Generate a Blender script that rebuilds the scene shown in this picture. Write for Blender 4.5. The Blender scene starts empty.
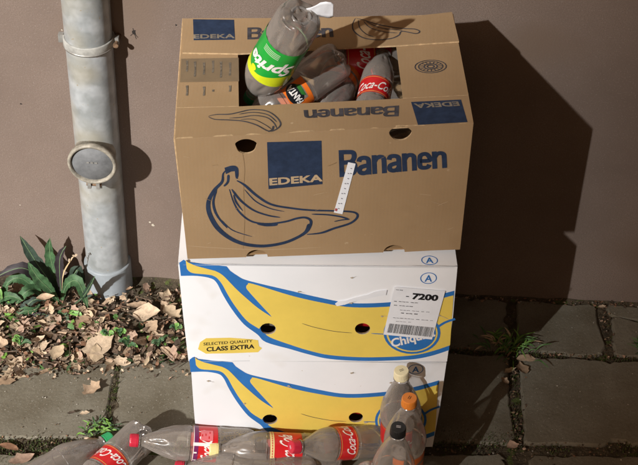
import bpy, math, random
from mathutils import Vector, Matrix, noise
from mathutils.geometry import tessellate_polygon
random.seed(7)
S = bpy.context.scene
COL = S.collection
V = Vector
# ------------------------------------------------------------------ camera
CAM = V((0, -2.5106, 2.4136)); PITCH = .72522; YAW = -.03824; ROLL = .01799; FPX = 1381.16   # focal length in pixels of a 638 wide picture
FWD = V((math.sin(YAW)*math.cos(PITCH), math.cos(YAW)*math.cos(PITCH), -math.sin(PITCH)))
_R = V((math.cos(YAW), -math.sin(YAW), 0)); _U = _R.cross(FWD)
RT = _R*math.cos(ROLL) + _U*math.sin(ROLL); UP = -_R*math.sin(ROLL) + _U*math.cos(ROLL)
bpy.context.view_layer.update()
cd = bpy.data.cameras.new('camera'); cam = bpy.data.objects.new('camera', cd); COL.objects.link(cam)
M = Matrix((RT, UP, -FWD)).transposed().to_4x4(); M.translation = CAM
cam.matrix_world = M
cd.sensor_width = 36; cd.lens = FPX*36/638; cd.clip_start = .05; cd.clip_end = 1000
S.camera = cam
# ------------------------------------------------------------------ light
TRAVEL = V((.64, 1, -.75)).normalized()
w = bpy.data.worlds.new('World'); S.world = w; w.use_nodes = True
nt = w.node_tree; nt.nodes.clear()
sky = nt.nodes.new('ShaderNodeTexSky'); sky.sky_type = 'NISHITA'; sky.sun_disc = False
sky.sun_elevation = math.asin(-TRAVEL.z); sky.sun_rotation = math.atan2(-TRAVEL.x, -TRAVEL.y)
sky.air_density = .6; sky.dust_density = 8; sky.ozone_density = 0
bg = nt.nodes.new('ShaderNodeBackground'); bg.inputs['Strength'].default_value = .027
wo = nt.nodes.new('ShaderNodeOutputWorld')
tint = nt.nodes.new('ShaderNodeMix'); tint.data_type = 'RGBA'; tint.blend_type = 'MULTIPLY'; tint.inputs[0].default_value = 1
tint.inputs[7].default_value = (1, .70, .45, 1)      # warm tint put on the sky light so that shadows turn brown
nt.links.new(sky.outputs[0], tint.inputs[6]); nt.links.new(tint.outputs[2], bg.inputs[0]); nt.links.new(bg.outputs[0], wo.inputs[0])
sl = bpy.data.lights.new('sun', 'SUN'); sl.energy = 5.0; sl.angle = math.radians(1.05); sl.color = (1, .985, .96)
so = bpy.data.objects.new('sun', sl); COL.objects.link(so)
so.rotation_euler = TRAVEL.to_track_quat('-Z', 'Y').to_euler(); so.location = (-2, -3, 3)
S.view_settings.view_transform = 'Standard'; S.view_settings.look = 'None'
S.view_settings.exposure = .65; S.view_settings.gamma = 1
S.view_settings.use_curve_mapping = False
S.cycles.transparent_max_bounces = 32; S.cycles.max_bounces = 10

# ------------------------------------------------------------------ helpers
def ray(u, v): return (FWD + RT*((u-319)/FPX) - UP*((v-232.5)/FPX))
def on(u, v, axis, val):
    d = ray(u, v); t = (val-CAM[axis])/d[axis]; return CAM + d*t
def onplane(u, v, p, n):
    d = ray(u, v); t = (p-CAM).dot(n)/d.dot(n); return CAM + d*t

def tag(o, label=None, cat=None, group=None, kind=None):
    if label: o['label'] = label
    if cat: o['category'] = cat
    if group: o['group'] = group
    if kind: o['kind'] = kind
    return o
def empty(name, loc=(0, 0, 0)):
    o = bpy.data.objects.new(name, None); COL.objects.link(o); o.location = loc; o.empty_display_size = .05; return o

MATS = {}
def mat(name, col, rough=.7, var=0, scale=20, bump=0, bscale=60, spec=.3, col2=None, metallic=0, detail=5, bdist=.002, coat=0, speck=None):
    if name in MATS: return MATS[name]
    m = bpy.data.materials.new(name); m.use_nodes = True; n = m.node_tree; b = n.nodes['Principled BSDF']
    b.inputs['Base Color'].default_value = (*col, 1); b.inputs['Roughness'].default_value = rough
    b.inputs['Specular IOR Level'].default_value = spec; b.inputs['Metallic'].default_value = metallic
    b.inputs['Coat Weight'].default_value = coat
    tc = n.nodes.new('ShaderNodeTexCoord')
    last = None
    if var or col2:
        t = n.nodes.new('ShaderNodeTexNoise'); t.inputs['Scale'].default_value = scale; t.inputs['Detail'].default_value = detail
        t.inputs['Roughness'].default_value = .65
        n.links.new(tc.outputs['Object'], t.inputs['Vector'])
        r = n.nodes.new('ShaderNodeValToRGB')
        c2 = col2 or tuple(c*(1-var) for c in col); c1 = col if col2 else tuple(min(1, c*(1+var)) for c in col)
        r.color_ramp.elements[0].position = .35; r.color_ramp.elements[1].position = .65
        r.color_ramp.elements[0].color = (*c2, 1); r.color_ramp.elements[1].color = (*c1, 1)
        n.links.new(t.outputs['Fac'], r.inputs['Fac']); last = r.outputs['Color']
    if speck:   # fine grains: (colour, scale, threshold)
        for (sc_, ss, th, *wd_) in speck:
            t = n.nodes.new('ShaderNodeTexNoise'); t.inputs['Scale'].default_value = ss; t.inputs['Detail'].default_value = 2
            n.links.new(tc.outputs['Object'], t.inputs['Vector'])
            r = n.nodes.new('ShaderNodeValToRGB'); r.color_ramp.elements[0].position = th; r.color_ramp.elements[1].position = min(1, th+(wd_[0] if wd_ else .06))
            n.links.new(t.outputs['Fac'], r.inputs['Fac'])
            mx = n.nodes.new('ShaderNodeMix'); mx.data_type = 'RGBA'
            n.links.new(r.outputs['Color'], mx.inputs[0])
            if last: n.links.new(last, mx.inputs[6])
            else: mx.inputs[6].default_value = (*col, 1)
            mx.inputs[7].default_value = (*sc_, 1); last = mx.outputs[2]
    if last: n.links.new(last, b.inputs['Base Color'])
    if bump:
        t = n.nodes.new('ShaderNodeTexNoise'); t.inputs['Scale'].default_value = bscale; t.inputs['Detail'].default_value = 6
        n.links.new(tc.outputs['Object'], t.inputs['Vector'])
        bp = n.nodes.new('ShaderNodeBump'); bp.inputs['Strength'].default_value = bump; bp.inputs['Distance'].default_value = bdist
        n.links.new(t.outputs['Fac'], bp.inputs['Height']); n.links.new(bp.outputs['Normal'], b.inputs['Normal'])
    MATS[name] = m
    return m

class MB:
    """collects faces with materials and links them as one mesh object"""
    def __init__(s): s.v = []; s.f = []; s.m = []; s.mats = []; s.smooth = []
    def mi(s, m):
        if m not in s.mats: s.mats.append(m)
        return s.mats.index(m)
    def add(s, vs, fs, m, smooth=False):
        o = len(s.v); s.v += [tuple(x) for x in vs]; k = s.mi(m)
        for f in fs: s.f.append(tuple(i+o for i in f)); s.m.append(k); s.smooth.append(smooth)
    def build(s, name, parent=None, origin=None):
        me = bpy.data.meshes.new(name)
        off = V(origin) if origin is not None else V((0, 0, 0))
        me.from_pydata([tuple(V(p)-off) for p in s.v], [], s.f)
        for m in s.mats: me.materials.append(m)
        me.polygons.foreach_set('material_index', s.m); me.polygons.foreach_set('use_smooth', s.smooth)
        me.update()
        o = bpy.data.objects.new(name, me); COL.objects.link(o)
        if origin is not None: o.location = off
        if parent is not None: o.parent = parent
        return o

class Frame:
    """a flat face in space with 2D coordinates in metres"""
    def __init__(s, O, ex, up):
        s.O = V(O); s.ex = V(ex).normalized(); s.n = s.ex.cross(V(up)).normalized(); s.ey = s.n.cross(s.ex).normalized()
    def to2(s, p): d = V(p)-s.O; return (d.dot(s.ex), d.dot(s.ey))
    def px(s, u, v): return s.to2(onplane(u, v, s.O, s.n))
    def pxs(s, L): return [s.px(*p) for p in L]
    def __call__(s, u, v, off=0): return s.O + s.ex*u + s.ey*v + s.n*off

def area(L): return sum(L[i-1][0]*L[i][1]-L[i][0]*L[i-1][1] for i in range(len(L)))/2
def tess(loops):
    tr = tessellate_polygon([[V((x, y, 0)) for x, y in l] for l in loops])
    P = [p for l in loops for p in l]; out = []
    for t in tr:
        a, b, c = [P[i] for i in t]
        out.append(tuple(t) if (b[0]-a[0])*(c[1]-a[1])-(b[1]-a[1])*(c[0]-a[0]) > 0 else (t[0], t[2], t[1]))
    return P, out
def sheet(mb, F, loops, m, off):
    P, T = tess(loops); mb.add([F(x, y, off) for x, y in P], T, m)
def panel(mb, F, outer, holes, t, m, medge=None, mhole=None):
    P, T = tess([outer]+holes)
    mb.add([F(x, y, 0) for x, y in P], T, m); mb.add([F(x, y, -t) for x, y in P], [f[::-1] for f in T], m)
    for l in [outer]+holes:
        n = len(l); mb.add([F(x, y, 0) for x, y in l]+[F(x, y, -t) for x, y in l], [(i, (i+1) % n, n+(i+1) % n, n+i) for i in range(n)], (mhole if mhole and l is not outer else medge) or m)
def circ(cx, cy, rx, ry=None, n=24, jit=0):
    ry = ry or rx
    return [(cx+rx*math.cos(2*math.pi*i/n)*(1+random.uniform(-jit, jit)), cy+ry*math.sin(2*math.pi*i/n)*(1+random.uniform(-jit, jit))) for i in range(n)]
def smooth_path(pts, k=6, closed=False):
    n = len(pts); out = []
    rng = range(n if closed else n-1)
    for i in rng:
        g = lambda j: pts[j % n] if closed else pts[max(0, min(n-1, j))]
        p0, p1, p2, p3 = g(i-1), g(i), g(i+1), g(i+2)
        for s_ in range(k):
            t = s_/k; out.append(tuple(.5*((2*p1[d])+(-p0[d]+p2[d])*t+(2*p0[d]-5*p1[d]+4*p2[d]-p3[d])*t*t+(-p0[d]+3*p1[d]-3*p2[d]+p3[d])*t**3) for d in range(len(p1))))
    if not closed: out.append(tuple(pts[-1]))
    return out
LAY = [0]
def stroke(mb, F, pts, wd, m, off=.0006, k=6, taper=True):
    """a painted line: a ribbon of width wd (or widths) along the points"""
    P = smooth_path(pts, k); n = len(P); vs = []
    LAY[0] = (LAY[0]+1) % 12; off += LAY[0]*.00002
    for i in range(n):
        a = P[max(0, i-1)]; b = P[min(n-1, i+1)]; dx, dy = b[0]-a[0], b[1]-a[1]; L = math.hypot(dx, dy) or 1
        t = i/(n-1)
        ww = (wd if not isinstance(wd, (list, tuple)) else wd[min(len(wd)-2, int(t*(len(wd)-1)))]*(1-(t*(len(wd)-1)) % 1)+wd[min(len(wd)-1, int(t*(len(wd)-1))+1)]*((t*(len(wd)-1)) % 1))/2
        if taper: ww *= min(1, .35+6*min(t, 1-t))
        vs += [F(P[i][0]-dy/L*ww, P[i][1]+dx/L*ww, off), F(P[i][0]+dy/L*ww, P[i][1]-dx/L*ww, off)]
    mb.add(vs, [(2*i, 2*i+1, 2*i+3, 2*i+2) for i in range(n-1)], m)
_txt = {}
def text_mesh(s, bold=0, shear=0):
    key = (s, bold, shear)
    if key not in _txt:
        c = bpy.data.curves.new('t', 'FONT'); c.body = s; c.offset = bold; c.shear = shear; c.resolution_u = 3
        o = bpy.data.objects.new('t', c); COL.objects.link(o)
        me = bpy.data.meshes.new_from_object(o)
        vs = [(v.co.x, v.co.y) for v in me.vertices]; fs = [tuple(p.vertices) for p in me.polygons]
        bpy.data.objects.remove(o); bpy.data.meshes.remove(me); bpy.data.curves.remove(c)
        x0 = min(v[0] for v in vs); x1 = max(v[0] for v in vs); y0 = min(v[1] for v in vs); y1 = max(v[1] for v in vs)
        _txt[key] = ([((x-x0)/(x1-x0), (y-y0)/(y1-y0)) for x, y in vs], fs)
    return _txt[key]
def text(mb, F, s, quad, m, off=.0007, bold=0, shear=0, arch=0):
    """quad = baseline left, baseline right, top right, top left in face coordinates"""
    vs, fs = text_mesh(s, bold, shear); a, b, c, d = quad; out = []
    for x, y in vs:
        y2 = y + arch*math.sin(math.pi*x)
        p = [a[i]*(1-x)*(1-y2)+b[i]*x*(1-y2)+c[i]*x*y2+d[i]*(1-x)*y2 for i in (0, 1)]
        out.append(F(p[0], p[1], off))
    # make faces look outward
    f0 = []
    for f in fs:
        p = [out[i] for i in f[:3]]
        f0.append(f)
    mb.add(out, f0, m)

GLY = {
 'B': (.62, [([(.10, 0), (.10, 1)], 0), ([(.02, .915), (.32, .915), (.50, .88), (.535, .73), (.46, .57), (.30, .535), (.05, .535)], 1), ([(.05, .525), (.32, .525), (.52, .46), (.55, .28), (.49, .12), (.32, .085), (.02, .085)], 1)]),
 'a': (.50, [([(.07, .52), (.11, .63), (.25, .66), (.37, .61), (.40, .48), (.40, .0)], 1), ([(.40, .36), (.24, .345), (.10, .28), (.09, .14), (.19, .075), (.32, .10), (.40, .20)], 1)]),
 'n': (.52, [([(.09, 0), (.09, .74)], 0), ([(.10, .50), (.18, .62), (.30, .66), (.40, .60), (.42, .46), (.42, .0)], 1)]),
 'e': (.50, [([(.10, .375), (.42, .375), (.42, .50), (.35, .63), (.24, .66), (.12, .60), (.09, .46), (.085, .28), (.11, .13), (.22, .08), (.35, .10), (.41, .20)], 1)]),
}
def inkword(mb, F, word, quad, m, off=.0006, wd=.165):
    """heavy condensed lettering: every letter from thick ribbons, baseline-left, baseline-right, top-right, top-left"""
    tot = sum(GLY[c][0] for c in word); x0 = 0; a, b, c_, d = quad; lay = 0
    def mp(x, y): return [a[i]*(1-x)*(1-y)+b[i]*x*(1-y)+c_[i]*x*y+d[i]*(1-x)*y for i in (0, 1)]
    for ch in word:
        wch, strokes = GLY[ch]
        for (P, sm) in strokes:
            lay = (lay+1) % 3; Q_ = smooth_path(P, 6) if sm else P; n = len(Q_); vs = []
            for i in range(n):
                p, q = Q_[max(0, i-1)], Q_[min(n-1, i+1)]; dx, dy = q[0]-p[0], q[1]-p[1]; L = math.hypot(dx, dy)
                for sg in (1, -1): u, v = mp((x0+Q_[i][0]-sg*dy/L*wd/2)/tot, Q_[i][1]+sg*dx/L*wd/2); vs.append(F(u, v, off+lay*.00012))
            mb.add(vs, [(2*i, 2*i+1, 2*i+3, 2*i+2) for i in range(n-1)], m)
        x0 += wch

# ------------------------------------------------------------------ materials
M_wall = mat('wall_plaster', (.190, .146, .122), .9, col2=(.140, .106, .088), scale=2.6, bump=.5, bscale=240, bdist=.0012, spec=.15, detail=9, speck=[((.145, .11, .09), 420, .5), ((.205, .165, .142), 310, .62), ((.15, .11, .085), 1.7, .56)])
M_slab = mat('slab_concrete', (.178, .164, .128), .85, col2=(.108, .092, .064), scale=4, bump=.6, bscale=130, bdist=.002, spec=.25, detail=10, speck=[((.10, .09, .066), 300, .56, .2), ((.085, .07, .045), 6, .58, .25), ((.22, .21, .175), 340, .62, .12), ((.42, .40, .35), 230, .73)])
M_soil = mat('joint_soil', (.075, .058, .036), .95, col2=(.034, .027, .017), scale=30, bump=1, bscale=90, bdist=.006, detail=8, speck=[((.13, .105, .07), 180, .62), ((.06, .075, .02), 40, .6)])
M_card = mat('brown_cardboard', (.335, .232, .132), .8, col2=(.295, .200, .110), scale=6, bump=.35, bscale=22, bdist=.002, spec=.2, detail=8, speck=[((.32, .212, .112), 500, .52), ((.27, .18, .095), 9, .66, .15), ((.42, .31, .19), 60, .74)])
def add_flutes(m, scale=95, strength=.22):
    n = m.node_tree; b = n.nodes['Principled BSDF']; bp = [x for x in n.nodes if x.type == 'BUMP'][0]; tc = [x for x in n.nodes if x.type == 'TEX_COORD'][0]
    wv = n.nodes.new('ShaderNodeTexWave'); wv.bands_direction = 'X'; wv.inputs['Scale'].default_value = scale; wv.inputs['Distortion'].default_value = 1.2; wv.inputs['Detail Scale'].default_value = .4
    b2 = n.nodes.new('ShaderNodeBump'); b2.inputs['Strength'].default_value = strength; b2.inputs['Distance'].default_value = .0006
    n.links.new(tc.outputs['Object'], wv.inputs['Vector']); n.links.new(wv.outputs['Fac'], b2.inputs['Height']); n.links.new(bp.outputs['Normal'], b2.inputs['Normal']); n.links.new(b2.outputs['Normal'], b.inputs['Normal'])
    big = n.nodes.new('ShaderNodeTexNoise'); big.inputs['Scale'].default_value = 5; big.inputs['Detail'].default_value = 1; n.links.new(tc.outputs['Object'], big.inputs['Vector'])
    b3 = n.nodes.new('ShaderNodeBump'); b3.inputs['Strength'].default_value = .6; b3.inputs['Distance'].default_value = .012; n.links.new(big.outputs['Fac'], b3.inputs['Height']); n.links.new(b3.outputs['Normal'], bp.inputs['Normal'])
add_flutes(M_card, 45, .08)
M_cardin = mat('cardboard_inside', (.30, .19, .095), .9, var=.15, scale=8)
M_cardedge = mat('cardboard_torn_edge', (.46, .33, .19), .9, var=.25, scale=90)
M_white = mat('white_coated_board', (.82, .84, .87), .5, col2=(.77, .795, .83), scale=4, bump=.2, bscale=16, bdist=.002, spec=.35, detail=4, speck=[((.66, .64, .60), 11, .60, .3), ((.50, .44, .36), 70, .76)])
add_flutes(M_white, 45, .015)
M_blue = mat('blue_ink', (.028, .16, .46), .5, var=.08, scale=20, spec=.3)
M_yel = mat('yellow_ink', (.74, .56, .11), .5, var=.05, scale=9, spec=.3)
M_navy = mat('navy_ink_on_cardboard', (.020, .034, .070), .75, var=.2, scale=60, spec=.2)
M_navyfade = mat('worn_navy_ink', (.055, .052, .06), .8, var=.35, scale=60, spec=.2)
M_thin = mat('thin_grey_ink', (.16, .13, .07), .6)
M_knock = mat('unprinted_letter', (.42, .31, .19), .8, var=.1, scale=30)
M_knockd = mat('unprinted_letter_faded', (.20, .17, .13), .8, var=.2, scale=30)
M_black = mat('black_ink', (.012, .012, .014), .6)
M_paper = mat('white_paper', (.76, .79, .84), .6, var=.03, scale=30, bump=.2, bscale=80)
M_pipe = mat('grey_painted_pipe', (.27, .29, .30), .33, col2=(.19, .205, .205), scale=13, bump=.5, bscale=28, bdist=.002, spec=.7, detail=7, speck=[((.35, .37, .385), 30, .42, .35), ((.27, .235, .15), 7, .50, .3), ((.24, .21, .15), 120, .69)])
M_steel = mat('dull_zinc', (.40, .40, .38), .45, col2=(.24, .23, .21), scale=40, metallic=.55, bump=.2, bscale=120)
M_lid = mat('grey_inspection_lid', (.13, .135, .14), .6, var=.25, scale=30, bump=.2, bscale=90)
M_rust = mat('rusty_screw', (.16, .10, .06), .7, var=.4, scale=90, metallic=.3)
def plastic(name, c): return mat(name, c, .35, spec=.5, var=.05, scale=60)
M_cred = plastic('red_plastic', (.50, .018, .045)); M_ccream = plastic('cream_plastic', (.78, .66, .30)); M_cpale = plastic('pale_cream_plastic', (.80, .74, .50))
M_corange = plastic('orange_plastic', (.75, .24, .035)); M_cblack = plastic('black_plastic', (.015, .015, .016)); M_cgreen = plastic('green_plastic', (.03, .33, .12))
def film(name, c): return mat(name, c, .28, spec=.5, var=.06, scale=30, bump=.12, bscale=50, bdist=.002)
L_red = film('red_label_film', (.55, .016, .020)); L_white = film('white_label_print', (.80, .78, .76)); L_cream = film('cream_label_band', (.75, .62, .30))
L_green = film('green_label_film', (.012, .36, .045)); L_yellow = film('yellow_label_film', (.62, .72, .02)); L_orange = film('orange_label_film', (.78, .17, .02))
L_grey = film('grey_label_print', (.24, .20, .17)); L_dark = film('black_label_print', (.012, .014, .018)); L_purple = film('purple_label_print', (.16, .02, .10)); L_pink = film('pink_label_print', (.70, .16, .18)); L_leaf = film('leaf_green_label_print', (.03, .16, .03)); L_gold = film('gold_label_line', (.62, .38, .10))

def pet_material():
    m = bpy.data.materials.new('clear_plastic'); m.use_nodes = True; n = m.node_tree; n.nodes.clear()
    out = n.nodes.new('ShaderNodeOutputMaterial')
    tc = n.nodes.new('ShaderNodeTexCoord')
    no = n.nodes.new('ShaderNodeTexNoise'); no.inputs['Scale'].default_value = 14; no.inputs['Detail'].default_value = 2
    n.links.new(tc.outputs['Object'], no.inputs['Vector'])
    bp = n.nodes.new('ShaderNodeBump'); bp.inputs['Strength'].default_value = .35; bp.inputs['Distance'].default_value = .006
    n.links.new(no.outputs['Fac'], bp.inputs['Height'])
    tr = n.nodes.new('ShaderNodeBsdfTransparent'); tr.inputs[0].default_value = (.99, .975, .955, 1)
    gl = n.nodes.new('ShaderNodeBsdfGlossy'); gl.inputs['Roughness'].default_value = .05
    g2 = n.nodes.new('ShaderNodeBsdfGlossy'); g2.inputs['Roughness'].default_value = .24
    df = n.nodes.new('ShaderNodeBsdfDiffuse'); df.inputs[0].default_value = (.95, .86, .78, 1)
    tl = n.nodes.new('ShaderNodeBsdfTranslucent'); tl.inputs[0].default_value = (.95, .86, .78, 1)
    ad = n.nodes.new('ShaderNodeMixShader'); ad.inputs[0].default_value = .35; n.links.new(df.outputs[0], ad.inputs[1]); n.links.new(tl.outputs[0], ad.inputs[2])
    lw = n.nodes.new('ShaderNodeLayerWeight'); lw.inputs['Blend'].default_value = .35
    mr = n.nodes.new('ShaderNodeMapRange'); mr.inputs[3].default_value = .15; mr.inputs[4].default_value = .60
    n.links.new(lw.outputs['Facing'], mr.inputs[0])
    m1 = n.nodes.new('ShaderNodeMixShader'); n.links.new(mr.outputs[0], m1.inputs[0]); n.links.new(tr.outputs[0], m1.inputs[1]); n.links.new(ad.outputs[0], m1.inputs[2])
    fr = n.nodes.new('ShaderNodeFresnel'); fr.inputs['IOR'].default_value = 1.55
    for x in (gl, fr, g2): n.links.new(bp.outputs['Normal'], x.inputs['Normal'])
    fm = n.nodes.new('ShaderNodeMath'); fm.operation = 'MULTIPLY'; fm.inputs[1].default_value = 1.15; fm.use_clamp = True; n.links.new(fr.outputs[0], fm.inputs[0])
    m2 = n.nodes.new('ShaderNodeMixShader'); n.links.new(fm.outputs[0], m2.inputs[0]); n.links.new(m1.outputs[0], m2.inputs[1]); gm = n.nodes.new('ShaderNodeMixShader'); gm.inputs[0].default_value = .5; n.links.new(gl.outputs[0], gm.inputs[1]); n.links.new(g2.outputs[0], gm.inputs[2]); n.links.new(gm.outputs[0], m2.inputs[2])
    n.links.new(m2.outputs[0], out.inputs[0])
    return m
M_pet = pet_material(); M_petrim = mat('thick_clear_rim', (.20, .19, .18), .12, spec=.9)

# ------------------------------------------------------------------ setting: ground, wall, added light blocker
def grid(x0, x1, y0, y1, nx, ny, zf):
    vs = [(x0+(x1-x0)*i/nx, y0+(y1-y0)*j/ny, 0) for j in range(ny+1) for i in range(nx+1)]
    vs = [(x, y, zf(x, y)) for x, y, _ in vs]
    fs = [(j*(nx+1)+i, j*(nx+1)+i+1, (j+1)*(nx+1)+i+1, (j+1)*(nx+1)+i) for j in range(ny) for i in range(nx)]
    return vs, fs
mb = MB()
mb.add([(-400, -400, -.035), (400, -400, -.035), (400, 400, -.035), (-400, 400, -.035)], [(0, 1, 2, 3)], M_soil)
tag(mb.build('ground'), kind='structure')
def N(x, y, s, o=0): return noise.noise(V((x*s+o, y*s+o*1.7, o)))
def mound(x, y):   # heap of soil and litter in the corner under the downpipe
    h = max(0, min(1, (-.30-x)/.12))*max(0, min(1, (y+.33)/.10))
    return .012*h*(.75+.5*N(x, y, 9, 3))
mb = MB(); vs, fs = grid(-2.2, 2.2, -1.5, .0, 300, 110, lambda x, y: -.0075+.004*N(x, y, 22)+.003*N(x, y, 60, 5)+mound(x, y)+.008*max(0, 1+y/.012)*(1 if y > -.012 else 0))
mb.add(vs, fs, M_soil, True); tag(mb.build('soil_bed'), kind='structure')

# slabs: three rows between wall and viewer
mb = MB()
def slab(corners, z=0):
    """corners counter-clockwise on the ground; rounded worn edges with a chamfer and small chips"""
    P = []
    n = len(corners); cx = sum(c[0] for c in corners)/n; cy = sum(c[1] for c in corners)/n
    for i in range(n):
        a = V((*corners[i], 0)); b = V((*corners[(i+1) % n], 0)); L = (b-a).length; k = max(2, int(L/.012))
        d = (b-a).normalized(); nn = V((d.y, -d.x, 0))
        for j in range(k):
            t = j/k; p = a.lerp(b, t)
            e = min(t, 1-t)*L; rnd = -max(0, .010-e)*.6
            p = p + nn*(rnd + .007*N(p.x, p.y, 12, 2)+.004*N(p.x, p.y, 45, 7)+.002*N(p.x, p.y, 120, 7) - (.010 if N(p.x, p.y, 14, 11) > .38 else 0))
            P.append((p.x, p.y))
    m = len(P); rings = []
    for ins, dz in ((0, -.03), (0, -.006), (.0025, -.002), (.006, 0)):
        r = []
        for (x, y) in P:
            d = V((cx-x, cy-y)).normalized(); r.append((x+d.x*ins, y+d.y*ins, z+dz))
        rings.append(r)
    vs = [p for r in rings for p in r]
    fs = [(k*m+i, k*m+(i+1) % m, (k+1)*m+(i+1) % m, (k+1)*m+i) for k in range(3) for i in range(m)]
    mb.add(vs, fs, M_slab, True)
    Pt, T = tess([[(p[0], p[1]) for p in rings[3]]]); mb.add([(x, y, z) for x, y in Pt], T, M_slab)
def srow(x):  # the joints between rows, nearly parallel to the wall
    t = (x+.78)/1.43
    return (-.012, -.190, -.203, -.462-(1-t)*.065, -.492-(1-t)*.082)
def row(k0, k1, xs, gap=.008, zs=0):
    for a, b in zip(xs[:-1], xs[1:]):
        xa0, xa1 = a if isinstance(a, tuple) else (a, a); xb0, xb1 = b if isinstance(b, tuple) else (b, b)
        # a/b: (x at the wall side, x at the near side)
        slab([(xa1+gap, k1(xa1)), (xb1-gap, k1(xb1)), (xb0-gap, k0(xb0)), (xa0+gap, k0(xa0))], zs+random.uniform(-.002, .002))
f = lambda k: (lambda x: srow(x)[k])
row(f(0), f(1), [-1.9, -1.45, -1.0, (-.56, -.56), (-.12, -.12), (.385, .380)], .006)
row(f(0), f(1), [(.395, .392), (.602, .613)], .004)
# the broken slab at the right, split by a diagonal crack
slab([(.627, -.188), (.90, -.188), (.90, -.115), (.635, -.055)], .001); slab([(.630, -.046), (.90, -.107), (.90, -.012), (.622, -.012)], -.001)
row(f(0), f(1), [.91, 1.35, 1.8], .006)
row(f(2), f(3), [-1.9, -1.47, -1.01, (-.558, -.548), (-.10, -.10), (.376, .379)], .0055)
row(f(2), f(3), [(.388, .390), (.86, .86), 1.3, 1.8], .005)
k4 = lambda x: f(4)(x)-.46
row(f(4), k4, [-1.9, -1.4, -.92, (-.50, -.50), (-.06, -.06), (.36, .36)], .01)
row(f(4), k4, [(.39, .39), (.85, .85), 1.3, 1.8], .01)
k5 = lambda x: k4(x)-.02
row(k5, lambda x: k5(x)-.46, [-1.9, -1.2, -.75, -.3, .15, .6, 1.05, 1.8], .01)
tag(mb.build('pavement'), kind='structure')

# house wall
mb = MB()
vs = []; fs = []
mb.add([(-6, 0, -.05), (6, 0, -.05), (6, 0, 4.2), (-6, 0, 4.2), (-6, .3, -.05), (6, .3, -.05), (6, .3, 4.2), (-6, .3, 4.2)], [(0, 1, 2, 3), (5, 4, 7, 6), (3, 2, 6, 7), (1, 5, 6, 2), (4, 0, 3, 7)], M_wall)
M_chip = mat('bare_render_chip', (.42, .38, .31), .9, var=.2, scale=90); M_mark = mat('dark_wall_mark', (.02, .016, .014), .9)
FW = Frame((0, 0, 0), (1, 0, 0), (0, 0, 1))
for (u, v, r, m_) in ((153, 225, .0045, M_chip), (150, 222, .003, M_chip), (21, 104, .0025, M_mark), (183, 40, .002, M_mark), (62, 30, .002, M_chip), (176, 25, .003, M_mark), (20, 205, .002, M_chip)):
    c = FW.px(u, v); sheet(mb, FW, [[(c[0]+r*math.cos(a)*random.uniform(.5, 1.3), c[1]+r*math.sin(a)*random.uniform(.5, 1.3)) for a in [i*.7 for i in range(9)]]], m_, .0004)
c = FW.px(134, 32); sheet(mb, FW, [circ(c[0], c[1], .004, .006, 9, .3)], M_mark, .0004)
for dx, dy in ((-.009, -.010), (.008, -.014), (-.002, .010), (.004, -.018)): stroke(mb, FW, [c, (c[0]+dx*.6, c[1]+dy*.7), (c[0]+dx, c[1]+dy)], .0012, M_mark, .0005)
o = mb.build('house_wall'); tag(o, 'mauve brown rendered house wall behind the boxes, rough and faintly stained', 'wall')

# ------------------------------------------------------------------ boxes
def quad_path(c): return c
def arc_notch(cx, cy, rx, ry, n=12): # semicircle hanging below/above a straight edge
    return [(cx-rx*math.cos(math.pi*i/n), cy+ry*math.sin(math.pi*i/n)) for i in range(n+1)]
class Plane:
    def __init__(s, p, n): s.p = V(p); s.n = V(n).normalized()
    def px(s, u, v): return onplane(u, v, s.p, s.n)

def box_frames(ftl, ftr):
    a = V((ftl[0], ftl[1], 0)); b = V((ftr[0], ftr[1], 0)); ex = (b-a).normalized()
    n = V((ex.y, -ex.x, 0)); return ex, n
BOXINFO = {}
def side_panels(root, C, t, m, medge, top_open=True):
    """C: 8 corners dict ftl ftr fbl fbr btl btr bbl bbr -> left, right, back walls and base of the carton"""
    def quadpanel(name, a, b, c, d, holes=()):
        F = Frame(a, b-a, d-a); mb = MB(); panel(mb, F, [F.to2(p) for p in (a, b, c, d)], list(holes), t, m, medge); return mb.build(name, root)
    e = t
    quadpanel('side_panel', C['bbl'], C['fbl']+V((0, e*1.05, 0)), C['ftl']+V((0, e*1.05, 0)), C['btl'])
    quadpanel('side_panel', C['fbr']+V((0, e*1.05, 0)), C['bbr'], C['btr'], C['ftr']+V((0, e*1.05, 0)))
    ins = V((.0045, 0, 0))
    quadpanel('back_panel', C['bbr']-ins, C['bbl']+ins, C['btl']+ins, C['btr']-ins)
    F = Frame(C['fbl'], C['fbr']-C['fbl'], C['bbl']-C['fbl'])
    a, b, c, d = [F.to2(p) for p in (C['fbl'], C['fbr'], C['bbr'], C['bbl'])]
    mb = MB(); q = .0055
    sh = Frame(F(0, 0, .008), F.ex, F.ey)
    panel(mb, sh, [(a[0]+q, a[1]+q), (b[0]-q, b[1]+q), (c[0]-q, c[1]-q), (d[0]+q, d[1]-q)], [], t, m, medge); mb.build('base_panel', root)

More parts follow.
